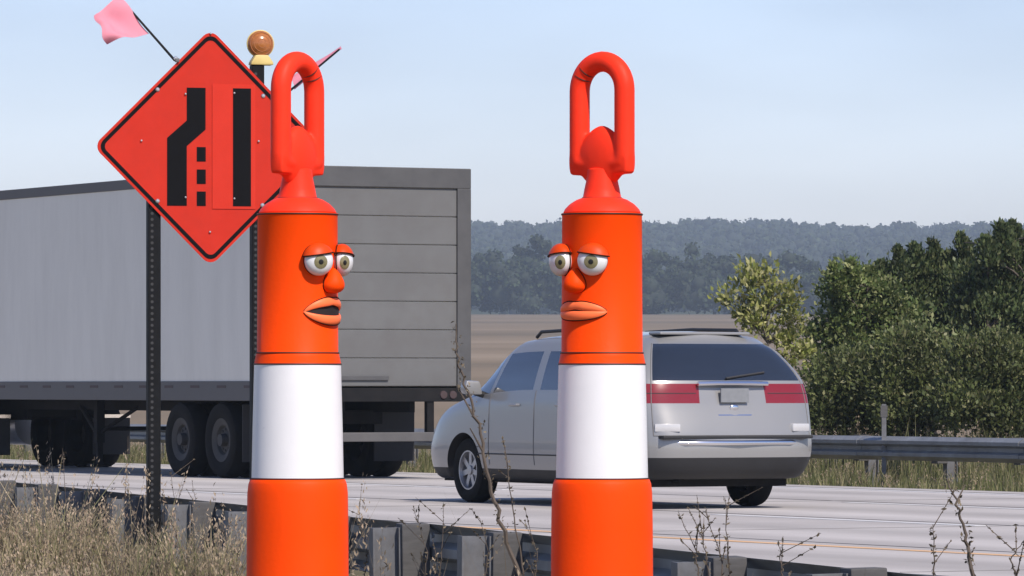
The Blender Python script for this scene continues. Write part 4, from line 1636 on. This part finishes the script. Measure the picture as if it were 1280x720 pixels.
def scatter_grass(name, label, pts, h, w, bend, m, seeds=0.0, seed_len=0.16):
    P = np.array([(x, y, ground_z(x, y) - 0.01) for x, y in pts])
    if not hasattr(h, '__len__'):
        h = np.full(len(P), h)
    V, tip = blades(P, h, w, bend)
    # merge the two quads of a blade so that it is one island (one colour)
    n = len(P)
    V6 = np.empty((n, 6, 3))
    V6[:, 0], V6[:, 1] = V[:, 0, 0], V[:, 0, 1]
    V6[:, 2], V6[:, 3] = V[:, 0, 2], V[:, 0, 3]
    V6[:, 4], V6[:, 5] = V[:, 1, 2], V[:, 1, 3]
    co = V6.reshape(-1, 3)
    base = np.arange(n) * 6
    F1 = np.stack([base, base + 1, base + 2, base + 3], 1)
    F2 = np.stack([base + 3, base + 2, base + 4, base + 5], 1)
    FF = np.concatenate([F1, F2]).astype(np.int32)
    me_ = bpy.data.meshes.new(name)
    me_.vertices.add(len(co))
    me_.vertices.foreach_set('co', co.astype(np.float32).ravel())
    me_.loops.add(FF.size)
    me_.loops.foreach_set('vertex_index', FF.ravel())
    me_.polygons.add(len(FF))
    me_.polygons.foreach_set('loop_start', np.arange(0, FF.size, 4, dtype=np.int32))
    me_.update(calc_edges=True)
    o = link_mesh(name, me_, m, kind='stuff')
    o['label'] = label
    o['category'] = 'grass'
    if seeds > 0:
        sel = rng.random(n) < seeds
        T = np.repeat(tip[sel], 18, axis=0)
        dr = np.repeat((tip - P)[sel], 18, axis=0)
        dr /= np.linalg.norm(dr, axis=1)[:, None]
        T = T + dr * rng.uniform(-seed_len, 0.03, (len(T), 1)) + rng.normal(size=T.shape) * 0.012
        quads_mesh('seed_heads', leaf_quads(T, 0.028, 0.8, 0.32, dr), 4, M['seed'], o, 'stuff')
    return o


def rail_x(y):                                          # near guardrail line
    return 2.55 + (y - 17.9) * (-14.05 / 51.3)


# tall dry grass round the sign, in front of the near rail
pts, hh = [], []
while len(pts) < 13000:
    y = random.uniform(31, 41.5)
    x = random.uniform(-0.118, 0.02) * y
    if x > rail_x(y) - 0.45:
        continue
    px_ = x / y * F + 640
    d = 1 - smooth(255, 420, px_)
    if random.random() > 0.08 + d:
        continue
    pts.append((x, y))
    t = mnoise.noise((x * 0.9, y * 0.5, 5))
    hh.append((0.30 + 0.30 * smooth(-0.35, 0.5, t)) * (0.5 + 0.5 * d))
scatter_grass('dry_grass', 'tall dry tan grass in front of the near guardrail around the sign posts', pts, np.array(hh), 0.006, 0.30, M['dry_grass'], 0.25)
pts, hh = [], []
while len(pts) < 420:
    y = random.uniform(34, 41)
    x = random.uniform(-0.112, -0.05) * y
    if x > rail_x(y) - 0.4:
        continue
    if mnoise.noise((x * 1.6, y * 0.5, 9)) < 0.02:
        continue
    pts.append((x, y))
    hh.append(random.uniform(0.6, 1.0))
scatter_grass('dry_grass', 'taller plumed dry grass stems leaning in front of the near guardrail', pts, np.array(hh), 0.005, 0.34, M['dry_grass'], 0.9, 0.30)
# shorter greenish grass along the rest of the near rail
pts, hh = [], []
while len(pts) < 9000:
    y = random.uniform(19, 40)
    x = random.uniform(-0.07, 0.12) * y
    if x > rail_x(y) + 1.6:
        continue
    pts.append((x, y))
    hh.append(0.16 + 0.22 * max(0, mnoise.noise((x * 0.8, y * 0.4, 2))))
scatter_grass('verge_grass', 'short green and tan grass under the near guardrail', pts, np.array(hh), 0.006, 0.35, M['green_grass'], 0.05)
# loose dry stems standing along the post side of the near rail
pts, hh = [], []
while len(pts) < 330:
    y = random.uniform(19.5, 33)
    x = rail_x(y) - random.uniform(0.35, 1.3)
    if mnoise.noise((x * 2.0, y * 0.6, 12)) < -0.05:
        continue
    pts.append((x, y))
    hh.append(random.uniform(0.45, 0.85) * (0.8 if y < 24 else 1.0))
scatter_grass('dry_stems', 'loose thin brown stems standing along the near guardrail posts', pts, np.array(hh), 0.003, 0.25, M['weed'], 0.7, 0.22)
# bank under the channelizers
pts = []
while len(pts) < 6000:
    y = random.uniform(8.5, 17)
    x = random.uniform(-2.2, 2.4)
    pts.append((x, y))
scatter_grass('bank_grass', 'short mown grass on the bank around the channelizers', pts, 0.05, 0.004, 0.5, M['green_grass'])
# far verge between the pavement and the far rail, and rough growth behind it
pts, hh = [], []
while len(pts) < 26000:
    n = random.uniform(33.5, 40.5)
    a = random.uniform(42, 92)
    p = road(n, a)
    if abs(p.x / p.y) > 0.125:
        continue
    pts.append((p.x, p.y))
    hh.append((0.16 + 0.20 * smooth(-0.4, 0.5, mnoise.noise((p.x * 0.5, p.y * 0.5, 4)))) * (1.0 if n < 36.4 else 1.35) * (0.55 if n < 34 else 1))
scatter_grass('far_verge_grass', 'rough green and tan grass along the far guardrail', pts, np.array(hh), 0.008, 0.35, M['green_grass'], 0.06)
pts, hh = [], []
while len(pts) < 1600:
    n = random.uniform(36.6, 40)
    a = random.uniform(42, 92)
    p = road(n, a)
    px_ = p.x / p.y * F + 640
    if px_ < 990 or px_ > 1340:
        continue
    pts.append((p.x, p.y))
    hh.append(random.uniform(0.45, 0.85))
scatter_grass('tall_weeds', 'tall thin dry weeds between far guardrail and thicket', pts, np.array(hh), 0.007, 0.18, M['green_grass'], 0.12, 0.2)


def weed(label, stem_px, D, r, nleaf, seed, side=0):
    """dry weed: stem through photo points at distance D, small curled leaves and side twigs"""
    r_ = random.Random(seed)
    pts = [at(x, y, D) for x, y in stem_px]
    base = pts[0].copy()
    base.z = ground_z(base.x, base.y) - 0.03
    root = empty('weed_stalk', (base.x, base.y, base.z))
    tag(root, label, 'weed', 'dry weed stalks along the near guardrail')
    pts = [Vector((0, 0, 0))] + [p - base for p in pts if (p - base).z > 0.08]
    fine = []
    for a, b in zip(pts, pts[1:]):
        nn = 5
        for i in range(nn):
            p = a.lerp(b, i / nn)
            fine.append(p + Vector((r_.uniform(-1, 1), r_.uniform(-1, 1), 0)) * r * 0.8)
    fine.append(pts[-1])
    n = len(fine)
    mb = MB()
    mb.tube(fine, [r * (1 - 0.75 * i / (n - 1)) for i in range(n)], 6)
    LP, LD = [], []
    for k in range(nleaf):
        t = r_.uniform(0.22, 1.0)
        i = min(n - 2, int(t * (n - 1)))
        p = fine[i].lerp(fine[i + 1], r_.random())
        d = Vector((r_.uniform(-1, 1), r_.uniform(-1, 1), r_.uniform(-0.3, 0.9))).normalized()
        if side and k % max(1, nleaf // side) == 0:
            l = r_.uniform(0.08, 0.22)
            tip = p + (d + Vector((0, 0, 0.6))).normalized() * l
            mb.tube([p, tip], [r * 0.45, r * 0.2], 5)
            for q in range(7):
                LP.append(p.lerp(tip, r_.uniform(0.3, 1.05)))
                LD.append(d)
        else:
            LP.append(p + d * r * 2.0)
            LD.append(d)
    mb.build('stem', M['stalk'], root, smooth_=True)
    quads_mesh('leaves', leaf_quads(np.array([tuple(p) for p in LP]), 0.020, 0.3, 0.45, np.array([tuple(d) for d in LD])), 4, M['weed'], root)
    return root


weed('tallest dry weed stalk, leaning, in front of the minivan nose', [(648, 720), (625, 650), (610, 590), (597, 530), (580, 480), (571, 440), (570, 405)], 25.3, 0.014, 120, 1, 2)
weed('thin bare weed twig beside the tallest stalk', [(655, 720), (645, 660), (636, 600), (632, 565)], 25.8, 0.006, 40, 2, 3)
weed('thick crooked dry weed stalk in front of the yellow edge line', [(1215, 725), (1210, 690), (1203, 655), (1194, 625), (1183, 598)], 19.8, 0.011, 70, 3, 1)
weed('slim dry weed with side twigs above the end of the near guardrail', [(1168, 725), (1167, 690), (1166, 655)], 20.0, 0.005, 40, 4, 2)
for i, (x0, y1, dx) in enumerate(((880, 655, -8), (898, 640, -16), (908, 622, -2), (868, 640, -20))):
    weed(('curved', 'leaning', 'tallest upright', 'shortest drooping')[i] + ' dry weed in the small clump beside the channelizer with nearly closed lips', [(x0 + 6, 725), (x0 + 2, 690), (x0 + dx, y1)], 22.6, 0.0055, 36, 10 + i, 4)
for i, (x0, y1) in enumerate(((455, 640), (530, 632), (548, 628), (606, 648), (668, 650))):
    weed('thin short weed by the near guardrail ' + ('touching the open-mouthed channelizer', 'under the trailer bumper', 'just left of the minivan front wheel', 'at the foot of the tallest stalk', 'touching the channelizer with closed lips')[i].replace('just left of', 'in front of'), [(x0, 728), (x0 + 4, 690), (x0 + random.uniform(-14, 10), y1)], 28.9 if x0 < 500 else 25.8, 0.0045, 34, 20 + i, 4)
for i, (x0, y1, dx) in enumerate(((90, 560, -12), (150, 545, 10), (232, 590, -18), (262, 600, -22), (285, 640, -10))):
    weed('thin dry weed rising out of the tall grass ' + ('under the trailer landing gear', 'closest to the bare sign post', 'just past the dark sign post', 'in front of the trailer wheels', 'next to the open-mouthed channelizer')[i], [(x0, 730), (x0 + dx * 0.5, 660), (x0 + dx, y1)], 36.5, 0.006, 46, 30 + i, 5)
weed('small forked dry weed at the frame side of the yellow line', [(978, 725), (976, 700), (974, 678)], 21.6, 0.005, 26, 41, 3)
weed('leaning short dry weed past the guardrail end', [(1275, 726), (1262, 700), (1278, 678)], 19.5, 0.006, 26, 42, 3)

# slim marker post standing in the growth behind the far rail
pp = at(1105, 547, 67.5)
mk = empty('marker_post', (pp.x, pp.y, ground_z(pp.x, pp.y)))
tag(mk, 'slim grey steel marker post in the bushes behind the far guardrail', 'post')
ztp = at(1105, 505, 67.5).z - mk.location.z
MB().box(-0.03, 0.03, -0.004, 0.004, -0.2, ztp).box(-0.004, 0.004, 0.004, 0.03, -0.2, ztp).build('post', M['galvpost'], mk)
MB().box(-0.045, 0.045, -0.009, -0.0045, ztp - 0.17, ztp - 0.02).build('reflector', M['wood'], mk)

# ------------------------------------------------------------------ haze: the air itself
hm = bpy.data.materials.new('haze_air')
hm.use_nodes = True
hn = hm.node_tree.nodes
hn.clear()
ho_ = hn.new('ShaderNodeOutputMaterial')
hv = hn.new('ShaderNodeVolumePrincipled')
hv.inputs['Color'].default_value = (0.70, 0.84, 1.0, 1)
hv.inputs['Density'].default_value = 0.00022
hv.inputs['Anisotropy'].default_value = 0.0
hm.node_tree.links.new(hv.outputs[0], ho_.inputs['Volume'])
hz = MB().box(-4000, 4000, -60, 10500, -8, 108).build('haze', hm, kind='stuff')
